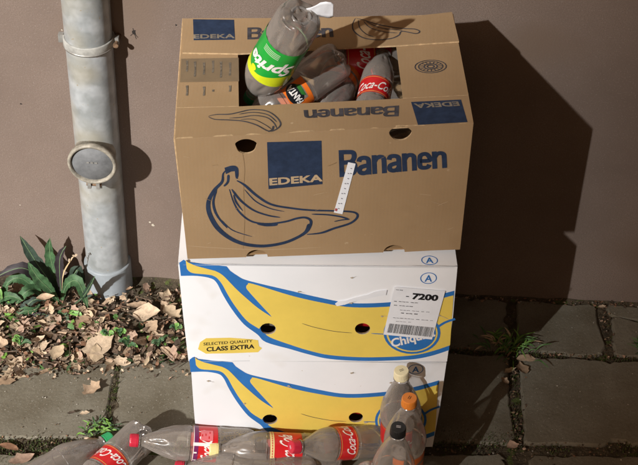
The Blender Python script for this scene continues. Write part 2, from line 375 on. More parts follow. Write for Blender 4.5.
# ---- brown carton on top
def brown_box():
    P0 = V((-.335, -.539, 0)); P1 = V((.203, -.488, 0)); ex, n = box_frames(P0, P1)
    F = Frame(onplane(187, 259, P0, n), ex, (0, 0, 1))
    fp = lambda u, v: onplane(u, v, P0, n)
    ftl, ftr, fbl, fbr = fp(175, 139), fp(473.5, 123), fp(187.5, 259), fp(460, 249.5)
    tn = (ftr-ftl).cross(V((-.10, -.14, .896))-ftl).normalized()
    T = Frame(ftl, ftr-ftl, V((-.10, -.14, .896))-ftl)
    btl = onplane(182, 17, ftl, T.n); btr = onplane(448, 12.5, ftl, T.n)
    dv = V((-.030, .37, 0))
    C = dict(ftl=ftl-T.n*.0037, ftr=ftr-T.n*.0037, fbl=fbl, fbr=fbr, btl=btl-T.n*.0037, btr=btr-T.n*.0037, bbl=fbl+dv, bbr=fbr+dv)
    root = empty('cardboard_box', fbl); inv = root.location
    tag(root, 'open brown cardboard banana box full of bottles, on top of the stack', 'box', 'banana boxes stacked against the wall')
    class R:  # parts are built in world space and parented with offset
        pass
    parts = []
    def done(mb, name): o = mb.build(name, None); o.parent = root; o.location = -inv; parts.append(o); return o
    # front wall with its hand holes and notches
    mb = MB()
    tl, tr, bl, br = F.to2(ftl), F.to2(ftr), F.to2(fbl), F.to2(fbr)
    def lerp(a, b, t): return (a[0]+(b[0]-a[0])*t, a[1]+(b[1]-a[1])*t)
    n1 = F.px(257, 256.5); n2 = F.px(394, 252)
    outer = [bl]
    for c in (n1, n2):
        t = (c[0]-bl[0])/(br[0]-bl[0]); b0 = lerp(bl, br, t)
        outer += [(b0[0]+x, b0[1]+y-.001) for x, y in arc_notch(0, 0, .021, .019)]
    outer += [lerp(bl, br, .9), br, lerp(br, tr, .5), tr]
    # wavy worn top edge
    for i in range(1, 24): t = i/24; q = lerp(tr, tl, t); outer.append((q[0], q[1]+.0008*N(q[0], 0, 40)))
    outer += [tl, lerp(tl, bl, .5)]
    h1 = F.px(246, 144.5); h2 = F.px(400.5, 132)
    holes = [[(h1[0]+.0195*math.cos(a)*(1+.05*math.sin(5*a)), h1[1]+(.0135 if math.sin(a) > 0 else .0205)*math.sin(a)-.001) for a in [2*math.pi*i/26 for i in range(26)]],
             [(h2[0]+.020*math.cos(a)*(1+.04*math.cos(4*a)), h2[1]+(.014 if math.sin(a) > 0 else .0185)*math.sin(a)-.001) for a in [2*math.pi*i/26 for i in range(26)]]]
    panel(mb, F, outer, holes, .004, M_card, M_cardedge)
    px = F.pxs
    # logo square with knocked out letters
    sheet(mb, F, [px([(267, 142), (321.5, 140.5), (322.5, 184), (268.5, 189)])], M_navy, .0005)
    text(mb, F, 'EDEKA', px([(269.5, 185.2), (323, 181.0), (322.6, 174.0), (269.2, 178.0)]), M_knock, .0010, bold=.035)
    inkword(mb, F, 'Bananen', px([(339, 177), (447.5, 167.5), (446.5, 144.5), (338, 150)]), M_navy)
    random.seed(31)
    for _ in range(14):
        u, v = random.uniform(180, 460), random.uniform(145, 245); L_ = random.uniform(2, 14); a_ = random.uniform(-.5, .5)
        stroke(mb, F, px([(u, v), (u+L_*.5, v+a_*L_*.5+random.uniform(-.4, .4)), (u+L_, v+a_*L_)]), random.uniform(.0005, .0011), random.choice((mat('card_scuff', (.43, .32, .20), .9), mat('card_crease', (.27, .18, .095), .9))), .0013)
    # the bunch of bananas, traced as ink lines
    k = .3226
    g = lambda L: px([(160+x*k, 110+y*k) for x, y in L])
    mm = .0055
    for L, wd in (
        ([(212, 180), (196, 196), (192, 222), (168, 248), (150, 285), (155, 325), (185, 372), (240, 408), (310, 421), (380, 412), (430, 392), (458, 372), (468, 345), (452, 333), (425, 335), (390, 345), (335, 352), (285, 345), (248, 318), (228, 285), (215, 245)], [.004, .008, .012, .009, .007, .006, .005, .005]),
        ([(176, 245), (165, 285), (176, 325), (208, 365)], [.004, .006, .004]),
        ([(238, 218), (262, 232), (300, 265), (345, 292), (410, 304), (470, 310), (540, 312), (600, 316), (612, 330), (590, 350), (540, 366), (500, 380), (455, 385)], [.007, .006, .005, .006, .007]),
        ([(222, 245), (250, 280), (290, 310), (335, 326), (372, 332)], [.006, .005, .004]),
        ([(470, 322), (520, 324), (560, 330), (585, 338)], [.004, .005]),
        ([(300, 350), (330, 356), (365, 354)], [.008, .009]),
        ([(204, 186), (220, 178), (236, 182), (238, 214)], [.009, .011, .006]),
        ([(212, 200), (210, 222), (198, 236)], [.006, .005]),
        ([(430, 392), (452, 376), (462, 352)], [.007, .008]),
        ([(228, 262), (236, 285), (256, 312)], [.003, .005, .002]), ([(262, 246), (296, 282), (340, 304), (385, 314)], [.002, .0035, .002]), ([(190, 340), (225, 372), (285, 392)], [.002, .003, .0015]), ([(540, 345), (565, 340), (588, 338)], [.003, .004])):
        stroke(mb, F, g(L), [q_*.82 for q_ in wd], M_navy, .0006)
    stroke(mb, F, g([(255, 130), (262, 180), (259, 250), (262, 330), (258, 430)]), .0012, mat('card_crease', (.27, .18, .095), .9), .0004)
    stroke(mb, F, g([(80, 420), (200, 428), (330, 432), (500, 425)]), .0010, mat('card_scuff', (.43, .32, .20), .9), .0004)
    sheet(mb, F, [g([(200, 178), (218, 172), (236, 178), (239, 188), (220, 190), (204, 198)])], M_navy, .0009)
    done(mb, 'front_panel')
    # walls
    for nm, a, b, c, d in (('side_panel', C['bbl'], C['fbl']+V((0, .0045, 0)), C['ftl']+V((0, .0045, 0)), C['btl']), ('side_panel', C['fbr']+V((0, .0045, 0)), C['bbr'], C['btr'], C['ftr']+V((0, .0045, 0))), ('back_panel', C['bbr']+V((.004, .0015, 0)), C['bbl']+V((-.001, .0015, 0)), C['btl']+V((-.001, .0015, 0)), C['btr']+V((.004, .0015, 0)))):
        G = Frame(a, b-a, d-a); mb = MB(); hl = []
        if nm == 'side_panel' and b.y < a.y: w_ = (b-a).length; hl = [circ(w_/2, .20, .045, .014)]
        panel(mb, G, [G.to2(p) for p in (a, b, c, d)], hl, .004, M_card, M_cardedge); done(mb, nm)
    G = Frame(C['fbl']+V((0, 0, .003)), C['fbr']-C['fbl'], C['bbl']-C['fbl']); mb = MB()
    a, b, c, d = [G.to2(p) for p in (C['fbl'], C['fbr'], C['bbr'], C['bbl'])]
    panel(mb, G, [(a[0]+.006, a[1]+.006), (b[0]-.006, b[1]+.006), (c[0]-.006, c[1]-.006), (d[0]+.006, d[1]-.006)], [], .003, M_cardin); done(mb, 'base_panel')
    # top flaps round the opening
    tp = T.pxs
    mb = MB()   # front flap
    fl = tp([(175, 139), (473.5, 123), (468.6, 95.4), (403, 98.5), (320, 102.5), (239, 106.5), (176.5, 108)])
    panel(mb, T, fl, [[T.px(246+9.5*math.cos(a)*1.0, 138.0+max(0, math.sin(a))*-4.5) for a in [math.pi*i/10 for i in range(11)]]][:0], .0035, M_card, M_cardedge)
    inkword(mb, T, 'Bananen', tp([(399.5, 105.8), (303, 110.5), (304.5, 121.5), (399, 116.5)]), M_navyfade)
    sheet(mb, T, [tp([(411, 102.2), (461, 99.8), (467.5, 122.3), (418, 125.2)])], M_navy, .0005)
    text(mb, T, 'EDEKA', tp([(458, 101.8), (413.5, 104.0), (415.5, 108.6), (460, 106.2)]), M_knockd, .0009, bold=.03)
    g = lambda L: tp([(160+x*k, 110+y*k) for x, y in L])
    for L, wd in (([(150, 20), (175, 15), (215, 14), (245, 8), (285, 0), (330, 4), (360, 22), (374, 45), (358, 62), (335, 66), (300, 48), (260, 36), (215, 32), (170, 30), (150, 22)], .003),
                  ([(215, 26), (250, 24), (290, 18), (330, 24), (352, 40), (362, 58)], .0025), ([(245, 14), (290, 8), (335, 16), (362, 38)], .0025), ([(335, 68), (348, 62), (352, 50)], .004), ([(250, 30), (290, 30), (325, 46), (345, 60)], .002)):
        stroke(mb, T, g(L), wd, M_navyfade, .0006)
    done(mb, 'front_flap')
    up = Frame(T.O+T.n*.0042, T.ex, T.ey)
    mb = MB()   # back flap lies on top of the side flaps
    panel(mb, up, up.pxs([(182.5, 52.5), (238, 53.5), (320, 49), (396, 45.5), (459, 41.3), (452, 12), (420, 15.5), (395, 15.5), (300, 18.0), (182.5, 18.5)]), [], .0035, M_card, M_cardedge)
    q = up.pxs
    sheet(mb, up, [q([(193, 19.5), (234, 20), (235, 40), (193.7, 40.5)])], M_navy, .0005)
    text(mb, up, 'EDEKA', q([(193.5, 39.0), (235, 38.6), (234.7, 34.4), (193.5, 34.8)]), M_knockd, .0009, bold=.03)
    inkword(mb, up, 'Bananen', q([(247, 39.8), (334, 37.2), (332.5, 25), (247, 28)]), M_navyfade)
    k2 = .2822; g2 = lambda L: q([(300+x*k2, y*k2) for x, y in L])
    for L, wd in (([(196, 66), (186, 88), (192, 112), (222, 134), (270, 142), (320, 138), (350, 126), (362, 112), (410, 120), (424, 112), (405, 104), (365, 102), (320, 96), (270, 86), (225, 72), (200, 66)], .0028),
                  ([(206, 72), (212, 100), (235, 122), (262, 132)], .002), ([(225, 76), (250, 100), (300, 114), (345, 118)], .002), ([(300, 104), (340, 106), (362, 110)], .002), ([(235, 78), (280, 98), (330, 106)], .002)):
        stroke(mb, up, g2(L), wd, M_navyfade, .0006)
    done(mb, 'back_flap')
    mb = MB()   # left flap with a strip of brown tape
    panel(mb, T, tp([(176.5, 107.6), (238.8, 106.1), (237.8, 50), (237.2, 19.5), (183.0, 20)]), [], .0035, M_card, M_cardedge)
    sheet(mb, T, [tp([(181.3, 59), (238.6, 58), (239.0, 81.5), (180.0, 82.5)])], mat('brown_tape', (.19, .14, .085), .35, var=.08, scale=30, spec=.5), .0005)
    for i, x in enumerate((187, 195, 204, 213, 221, 230)):    # faded unreadable ink marks
        for (ya, yb) in ((61+i % 3, 72+(i*5) % 7), (86+(i*3) % 5, 96-(i % 2)*4)):
            if (i*7+int(ya)) % 4 == 0 and ya > 80: continue
            stroke(mb, T, [T.px(x, ya), T.px(x+.3, (ya+yb)/2), T.px(x-.2, yb)], [.005, .003, .0045], mat('faded_grey_ink', (.13, .11, .085), .8, var=.4, scale=150), .0008, taper=False)
    done(mb, 'side_flap')
    mb = MB()   # right flap with a round stamp
    panel(mb, T, tp([(403, 98.1), (468.6, 95.0), (458, 40), (451.5, 14), (392, 17), (396, 43)]), [], .0035, M_card, M_cardedge)
    c = T.px(430.6, 66.8); rx = .030; ry = .0165
    for s_ in (1, .78, .42, .22): stroke(mb, T, [(c[0]+rx*s_*math.cos(a), c[1]+ry*1.25*s_*math.sin(a)) for a in [2*math.pi*i/20 for i in range(21)]], .0022 if s_ > .5 else .003, M_navyfade, .0006, k=1, taper=False)
    for i in range(16):
        a = 2*math.pi*i/16; stroke(mb, T, [(c[0]+rx*.5*math.cos(a), c[1]+ry*1.25*.5*math.sin(a)), (c[0]+rx*.72*math.cos(a), c[1]+ry*1.25*.72*math.sin(a))], .0018, M_navyfade, .0007, k=1, taper=False)
    done(mb, 'side_flap')
    # the white strip stuck slantwise on the front
    mb = MB(); FF = Frame(F(0, 0, .0012), F.ex, F.ey)
    panel(mb, FF, FF.pxs([(333.8, 212.5), (342.4, 214.2), (355.6, 163.8), (348.2, 162.3)]), [], .0004, M_paper)
    for i in range(9):
        t = i/9+.04; a = (335.8+(350-335.8)*t, 210-(210-165)*t)
        for dx in (0, 2.4) if i % 2 else (1.2,): stroke(mb, FF, FF.pxs([(a[0]+dx+.3, a[1]), (a[0]+dx+1.9, a[1]+.5)]), .0022, mat('grey_print', (.25, .25, .28), .6), .0003, taper=False)
    sheet(mb, FF, [FF.pxs([(334.6, 210.6), (337.0, 211.2), (337.6, 208.6), (335.3, 208)])], mat('red_print', (.4, .1, .1), .6), .0005)
    done(mb, 'price_strip')
    return root, T, C
BROWN, TOPF, BC = brown_box()

# ---- two white cartons
def ring_poly(cx, cy, rx, ry, th, n=28):
    o_ = circ(cx, cy, rx, ry, n); i_ = circ(cx, cy, rx-th, ry-th, n); return [o_, i_]
def white_box(which):
    if which == 2:
        P0 = V((-.345, -.541, 0)); P1 = V((.194, -.511, 0)); cs = [(178, 263.5), (457.5, 266.5), (447, 361.5), (188.5, 361)]
    else:
        P0 = V((-.345, -.544, 0)); P1 = V((.193, -.499, 0)); cs = [(190.5, 360.5), (446.5, 362.5), (432.5, 446), (197.5, 450)]
    ex, n = box_frames(P0, P1); fp = lambda u, v: onplane(u, v, P0, n)
    ftl, ftr, fbr, fbl = [fp(*c) for c in cs]
    if which == 1: fbl.z = fbr.z = .003
    else:
        fbl.z = fbl.z
    F = Frame(fbl, ex, (0, 0, 1))
    dv = V((-.026, .37, 0))
    root = empty('cardboard_box', fbl)
    if which == 2: tag(root, 'white and blue banana box with a shipping label, in the middle of the stack', 'box', 'banana boxes stacked against the wall')
    else: tag(root, 'white and blue banana box standing on the pavement at the bottom of the stack', 'box', 'banana boxes stacked against the wall')
    def done(mb, name): o = mb.build(name, None); o.parent = root; o.location = -root.location; return o
    # design coordinates: pixels of the middle box mapped on this face
    src = [(178, 263.5), (457.5, 266.5), (447, 361.5), (188.5, 361)]
    if which == 2: D = lambda u, v: F.px(u, v)
    else:
        P0b = V((-.345, -.541, 0)); P1b = V((.194, -.511, 0)); exb, nb = box_frames(P0b, P1b)
        fb = onplane(188.5, 361, P0b, nb); F2 = Frame(fb, exb, (0, 0, 1)); W2 = F2.px(447, 361.5)[0]; H2 = F2.px(178, 263.5)[1]
        W1 = F.to2(fbr)[0]; H1 = F.to2(ftl)[1]
        def D(u, v): a = F2.px(u, v); return (a[0]*W1/W2, a[1]*H1/H2)
    DD = lambda L: [D(*p) for p in L]
    mb = MB()
    a, b, c, d = [F.to2(p) for p in (fbl, fbr, ftr, ftl)]
    holes = []
    for (u, v) in ((268, 328.5), (362.5, 328.5)):
        h = D(u, v); holes.append(circ(h[0], h[1], .0155, .0160, 26))
    outer = [a, b, ((b[0]+c[0])/2+.002, (b[1]+c[1])/2), c, d, ((a[0]+d[0])/2-.001, (a[1]+d[1])/2)]
    panel(mb, F, outer, holes, .004, M_white, M_white, mhole=mat('board_hole_edge', (.22, .15, .09), .9, var=.3, scale=120))
    # blue silhouette of the banana, then the yellow body
    k = .3012; g5 = lambda L: [(170+x*k, 230+y*k) for x, y in L]
    sil = g5([(31, 108), (45, 98), (60, 106), (110, 112), (188, 120)])+smooth_path(g5([(200, 135), (222, 150), (248, 164)])+[(262, 284), (290, 290.5), (320, 297.5), (352, 303), (391, 302), (425, 297.5), (454.5, 290.5)], 5)
    low = smooth_path([(449, 350), (430, 356), (408, 359.5), (366, 360.8), (330, 358.8), (308, 354), (290.5, 349), (266, 342)] + g5([(290, 346), (245, 312), (205, 262), (176, 215), (155, 175), (135, 160), (90, 152), (36, 152)]), 5)
    def hole_cut(poly2, off, m): # keep ink off the holes: a hole on the outline bites an arc out of it
        full_ = []
        def inside(p, poly):
            x, y = p; r = False
            for i in range(len(poly)):
                (x1, y1), (x2, y2) = poly[i-1], poly[i]
                if (y1 > y) != (y2 > y) and x < (x2-x1)*(y-y1)/(y2-y1)+x1: r = not r
            return r
        poly = []
        for i in range(len(poly2)):
            a_, b_ = poly2[i-1], poly2[i]; L = math.hypot(b_[0]-a_[0], b_[1]-a_[1]); kk = max(1, int(L/.003))
            for j in range(kk): poly.append((a_[0]+(b_[0]-a_[0])*j/kk, a_[1]+(b_[1]-a_[1])*j/kk))
        for h in holes:
            hx = sum(p[0] for p in h)/26; hy = sum(p[1] for p in h)/26; r = .0165
            inn = [math.hypot(p[0]-hx, p[1]-hy) < r for p in poly]
            if not any(inn):
                if inside((hx, hy), poly): full_.append(circ(hx, hy, .0156, .0161, 26))
                continue
            st = next(i for i in range(len(poly)) if inn[i] and not inn[i-1]); n = len(poly)
            poly = poly[st:]+poly[:st]; inn = inn[st:]+inn[:st]
            ne = inn.index(False); pin, pout = poly[-1], poly[ne]
            a0 = math.atan2(pin[1]-hy, pin[0]-hx); a1 = math.atan2(pout[1]-hy, pout[0]-hx)
            best = None
            for d_ in ((a1-a0) % (2*math.pi), (a1-a0) % (2*math.pi)-2*math.pi):
                mid = (hx+r*math.cos(a0+d_/2), hy+r*math.sin(a0+d_/2))
                if inside(mid, poly2): best = d_
            if best is None: best = (a1-a0) % (2*math.pi)
            poly = poly[ne:]+[(hx+.0162*math.cos(a0+best*t/12), hy+.0162*math.sin(a0+best*t/12)) for t in range(1, 12)]
        sheet(mb, F, [poly]+full_, m, off)
    hole_cut(DD(sil+low), .0004, M_blue)
    yel = g5([(52, 100), (60, 107), (85, 118)])+smooth_path(g5([(150, 135), (176, 150), (215, 190), (245, 218), (292, 258), (338, 288)]), 4)+smooth_path(g5([(332, 280), (300, 246), (264, 206), (253, 190), (258, 180), (275, 178)])+[(290, 295), (320, 302), (352, 307), (391, 306.2), (425, 302), (453.5, 295)], 5)+smooth_path([(450, 345), (430, 351.5), (408, 355.5), (366, 357), (330, 354.8), (308, 350), (290.5, 344.5), (270, 337)]+g5([(300, 330), (255, 300), (215, 250), (190, 210), (168, 172), (140, 150), (75, 142), (56, 128)]), 5)
    hole_cut(DD(yel), .0007, M_yel)
    stroke(mb, F, DD([(302, 323), (315, 327), (335, 331), (352, 332.5)]), .0016, M_thin, .0011); stroke(mb, F, DD([(371, 333), (390, 334), (405, 334)]), .0022, M_blue, .0011)
    # oval logo with white rim line
    for c_ in ((412, 332),):
        e = lambda sx: DD([(412+28.5*sx*math.cos(a_)+0*1, 332.5+21*sx*math.sin(a_)) for a_ in [2*math.pi*i/32 for i in range(32)]])
        sheet(mb, F, [e(1)], M_blue, .0011); sheet(mb, F, [e(.90)], M_yel, .0014); sheet(mb, F, [e(.84)], M_blue, .0017)
    text(mb, F, 'Chiquita', DD([(392.5, 349.5), (436, 338), (433.5, 327), (390, 338.5)]), L_white, .0021, bold=.03)
    stroke(mb, F, DD([(437, 327), (445, 322), (455, 318.5)]), .006, M_blue, .0012, taper=False)
    # quality patch
    sheet(mb, F, [DD([(200, 342), (206, 338), (230, 337.5), (252, 339), (258, 340), (259, 346), (262, 348), (258, 352), (232, 353), (206, 353.5), (198, 349)])], M_yel, .0005)
    text(mb, F, 'SELECTED QUALITY', DD([(203.5, 345.8), (252.5, 342.4), (252.5, 339.2), (203.5, 342.3)]), M_black, .0009, bold=.01)
    text(mb, F, 'CLASS EXTRA', DD([(206.5, 351.3), (254.5, 348.2), (254.5, 343.8), (206.5, 346.8)]), M_black, .0009, bold=.03)
    # the recycling ring
    c_ = D(428.5, 278); sheet(mb, F, ring_poly(c_[0], c_[1], .0165, .0155, .0018), M_blue, .0006); text(mb, F, 'A', [(c_[0]-.0075, c_[1]-.0095), (c_[0]+.0075, c_[1]-.0095), (c_[0]+.0075, c_[1]+.0085), (c_[0]-.0075, c_[1]+.0085)], M_blue, .0006, bold=.02)
    random.seed(40+which)
    for _ in range(7):
        u, v = random.uniform(195, 440), random.uniform(275, 350); L_ = random.uniform(2, 10); a_ = random.uniform(-.6, .6)
        stroke(mb, F, DD([(u, v), (u+L_*.5, v+a_*L_*.5+random.uniform(-.4, .4)), (u+L_, v+a_*L_)]), random.uniform(.0004, .0008), mat('grey_scuff', (.52, .50, .46), .8), .0024)
        cc = D(u, v); sheet(mb, F, [[(cc[0]+random.uniform(.4, 1.2)*.004*math.cos(a_), cc[1]+random.uniform(.4, 1.2)*.0028*math.sin(a_)) for a_ in [i*.7 for i in range(9)]]], mat('board_wear', (.42, .36, .28), .9, var=.2, scale=150), .0026)
    # a crease line just under the lid edge
    stroke(mb, F, [(d[0]+.01, d[1]-.003), (0.2, d[1]-.0045), (c[0]-.006, c[1]-.003)], .0011, mat('grey_crease', (.45, .46, .48), .7), .0005)
    done(mb, 'front_panel')
    ftl2, ftr2 = ftl-V((0, 0, .0045)), ftr-V((0, 0, .0045))
    B = dict(bbl=fbl+dv, bbr=fbr+dv, btl=ftl2+dv, btr=ftr2+dv)
    for nm, a, b, c, d in (('side_panel', B['bbl'], fbl+V((0, .0045, 0)), ftl2+V((0, .0045, 0)), B['btl']), ('side_panel', fbr+V((0, .0045, 0)), B['bbr'], B['btr'], ftr2+V((0, .0045, 0))), ('back_panel', B['bbr']-V((.0045, 0, 0)), B['bbl']+V((.0045, 0, 0)), B['btl']+V((.0045, 0, 0)), B['btr']-V((.0045, 0, 0)))):
        G = Frame(a, b-a, d-a); mb = MB(); hl = []; w_ = (b-a).length; h_ = (d-a).length
        if nm == 'side_panel': hl = [circ(w_/2, h_*.72, .045, .014)]
        panel(mb, G, [G.to2(p) for p in (a, b, c, d)], hl, .004, M_white, M_cardedge)
        if nm == 'side_panel':
            sgn = 1 if b.y < a.y else 0
            x = w_-.001 if sgn else .001; s_ = -1 if sgn else 1
            sheet(mb, G, [[(x, h_*.86), (x+s_*.05, h_*.92), (x+s_*.05, h_*.99), (x, h_*.985)]], M_blue, .0005)
        done(mb, nm)
    G = Frame(fbl+V((0, 0, .005)), fbr-fbl, B['bbl']-fbl); mb = MB(); w_ = (fbr-fbl).length
    panel(mb, G, [(.006, .006), (w_-.006, .006), (w_-.032, .365), (-.018, .365)], [], .003, M_cardin); done(mb, 'base_panel')
    # top: a frame of flaps round the big opening
    T = Frame(ftl, ftr-ftl, dv); w_ = (ftr-ftl).length
    mb = MB(); bl_ = T.to2(ftl+dv); br_ = T.to2(ftr+dv)
    q0 = .0
    panel(mb, T, [(0, q0), (w_, q0), br_, bl_], [[(.12, .08), (w_-.13, .08), (w_-.14, .29), (.10, .29)]], .0035, M_white, M_white)
    if which == 2:
        c_ = T.px(429.5, 260.5); sheet(mb, T, ring_poly(c_[0], c_[1], .0165, .0135, .0018), M_blue, .0006)
        text(mb, T, 'A', [(c_[0]-.0075, c_[1]-.008), (c_[0]+.0075, c_[1]-.008), (c_[0]+.0075, c_[1]+.008), (c_[0]-.0075, c_[1]+.008)], M_blue, .0006, bold=.02)
    done(mb, 'lid')
    if which == 2:
        mb = MB(); FF = Frame(F(0, 0, .0032), F.ex, F.ey); q = FF.pxs
        panel(mb, FF, q([(383.5, 334.5), (432, 339.5), (445.3, 291.0), (394.5, 287)]), [], .0004, M_paper)
        text(mb, FF, '7200', q([(411.5, 299.2), (437.5, 301.2), (439, 294.8), (413, 292.8)]), M_black, .0004, bold=.05)
        text(mb, FF, '-', q([(406, 296.6), (409, 296.8), (409, 296.0), (406, 295.8)]), M_black, .0004, bold=.05)
        grey = mat('grey_small_print', (.10, .10, .11), .6)
        for (u0, v0, n_, wd) in ((396, 289.6, 2, .0022), (394, 301, 6, .0022), (394, 305, 5, .0022), (400, 309.8, 7, .0016), (401, 312.8, 4, .003), (393, 317.5, 10, .0018), (396, 321, 4, .0014)):
            u = u0
            for i in range(n_):
                for _ in range(3):
                    L = random.uniform(.5, 1.1); stroke(mb, FF, q([(u, v0+(u-u0)*.075+random.uniform(-.15, .15)), (u+L, v0+(u+L-u0)*.075)]), wd*random.uniform(.6, 1), grey, .0004, taper=False, k=1); u += L+.22
                u += random.choice((.5, .6, 2.0))
        random.seed(21); u = 387.0
        while u < 431.5:
            wbar = random.choice((.25, .45, .7)); s_ = (u-387)/44
            sheet(mb, FF, [q([(u, 332.3+s_*4.5), (u+wbar, 332.3+s_*4.5), (u+wbar+2.4, 323.3+s_*4.0), (u+2.4, 323.3+s_*4.0)])], M_black, .0005)
            u += wbar+random.choice((.35, .5, .75))
        done(mb, 'shipping_label')
        mb = MB(); FF = Frame(F(0, 0, .0022), F.ex, F.ey); q = FF.pxs
        edge = [(335, 303.8), (338, 301.5), (345, 300.6), (352, 298.4), (360, 296.2), (368, 294.5), (374, 291.8), (381, 290.6), (387, 290.2), (386, 295.0), (377, 296.4), (366, 298.6), (354, 301.6), (345, 304.6), (337, 306.2)]
        panel(mb, FF, q(edge), [], .0004, M_paper)
        done(mb, 'torn_paper_strip')
        FX = F
    return root, F, D
WB2, F2_, D2_ = white_box(2)
WB1, F1_, D1_ = white_box(1)

# ------------------------------------------------------------------ bottles
PROF = {
 'coke': [(.006, .0), (.004, .012), (.0, .026), (.003, .036), (.012, .042), (.030, .0442), (.070, .0432), (.092, .0442), (.097, .0425), (.160, .0425), (.165, .0445), (.185, .0440), (.205, .0405), (.225, .0345), (.245, .0270), (.262, .0195), (.272, .0148), (.279, .0135)],
 'tall': [(.006, .0), (.004, .012), (.0, .026), (.003, .036), (.012, .0425), (.030, .0450), (.080, .0450), (.092, .0452), (.097, .0437), (.175, .0437), (.180, .0455), (.200, .0445), (.222, .0395), (.242, .0320), (.260, .0225), (.272, .0155), (.279, .0135)],
 'small': [(.006, .0), (.004, .010), (.0, .020), (.003, .027), (.012, .0315), (.030, .0330), (.065, .0330), (.070, .0318), (.120, .0318), (.125, .0330), (.150, .0320), (.170, .0275), (.190, .0205), (.202, .0150), (.209, .0135)],
}
PROF['mid'] = [(.006, .0), (.004, .012), (.0, .024), (.003, .033), (.012, .0395), (.030, .0412), (.065, .0405), (.090, .0412), (.096, .0396), (.148, .0396), (.153, .0410), (.170, .0385), (.186, .0325), (.202, .0245), (.215, .0185), (.223, .0148), (.229, .0135)]
LABZ = {'coke': (.099, .158), 'tall': (.099, .173), 'small': (.072, .118), 'mid': (.098, .146)}
DENT = [0]
def lathe(mb, prof, m, n=40, petal=False, crush=None):
    vs = []; fs = []
    for (z, r) in prof:
        for i in range(n):
            a = 2*math.pi*i/n; rr = r; zz = z
            if petal and z < .02 and r > .01: rr = r*(1-.07*(.5+.5*math.cos(5*a))*(1-z/.02)); zz = z+.006*(.5+.5*math.cos(5*a))*(1-z/.02)*(1 if r < .04 else .3)
            if petal and r > .02:   # dents in the thin wall
                dd = noise.noise(V((3*math.cos(a)+DENT[0], 3*math.sin(a), z*26))); rr += -.0030*max(0, dd-.12)*2.2*(.35 if .09 < z < .18 else 1) + .0004*noise.noise(V((8*math.cos(a), 8*math.sin(a)+DENT[0], z*90)))
            p = V((rr*math.cos(a), rr*math.sin(a), zz))
            if crush: p = crush(p)
            vs.append(p)
    for k in range(len(prof)-1):
        for i in range(n):
            j = (i+1) % n; fs.append((k*n+i, k*n+j, (k+1)*n+j, (k+1)*n+i))
    mb.add(vs, fs, m, True)
class Cyl:
    def __init__(s, r): s.r = r
    def __call__(s, u, v, off=0):
        a = u/s.r - math.pi/2; r = s.r+off; return V((r*math.cos(a), r*math.sin(a), v))
def cylband(mb, C, z0, z1, m, off, a0=-math.pi, a1=math.pi, n=48):
    vs = []; 
    for i in range(n+1):
        u = C.r*(a0+(a1-a0)*i/n); vs += [C(u, z0, off), C(u, z1, off)]
    mb.add(vs, [(2*i, 2*i+2, 2*i+3, 2*i+1) for i in range(n)], m, True)
def cylpoly(mb, C, pts, m, off):
    """a printed patch, cut fine enough to follow the round bottle"""
    x0 = min(p[0] for p in pts); x1 = max(p[0] for p in pts); k = max(1, int((x1-x0)/.004))
    def clip(poly, x, keep_left):
        out = []
        for i in range(len(poly)):
            a, b = poly[i-1], poly[i]; ia = (a[0] <= x) == keep_left; ib = (b[0] <= x) == keep_left
            if ia != ib: t = (x-a[0])/(b[0]-a[0]); out.append((x, a[1]+(b[1]-a[1])*t))
            if ib: out.append(b)
        return out
    for i in range(k):
        s = clip(clip(list(pts), x0+(x1-x0)*(i+1)/k, True), x0+(x1-x0)*i/k, False)
        if len(s) >= 3 and abs(area(s)) > 1e-9: sheet(mb, C, [s], m, off)
def Q(x0, x1, y0, y1): return [(x0, y0), (x1, y0), (x1, y1), (x0, y1)]
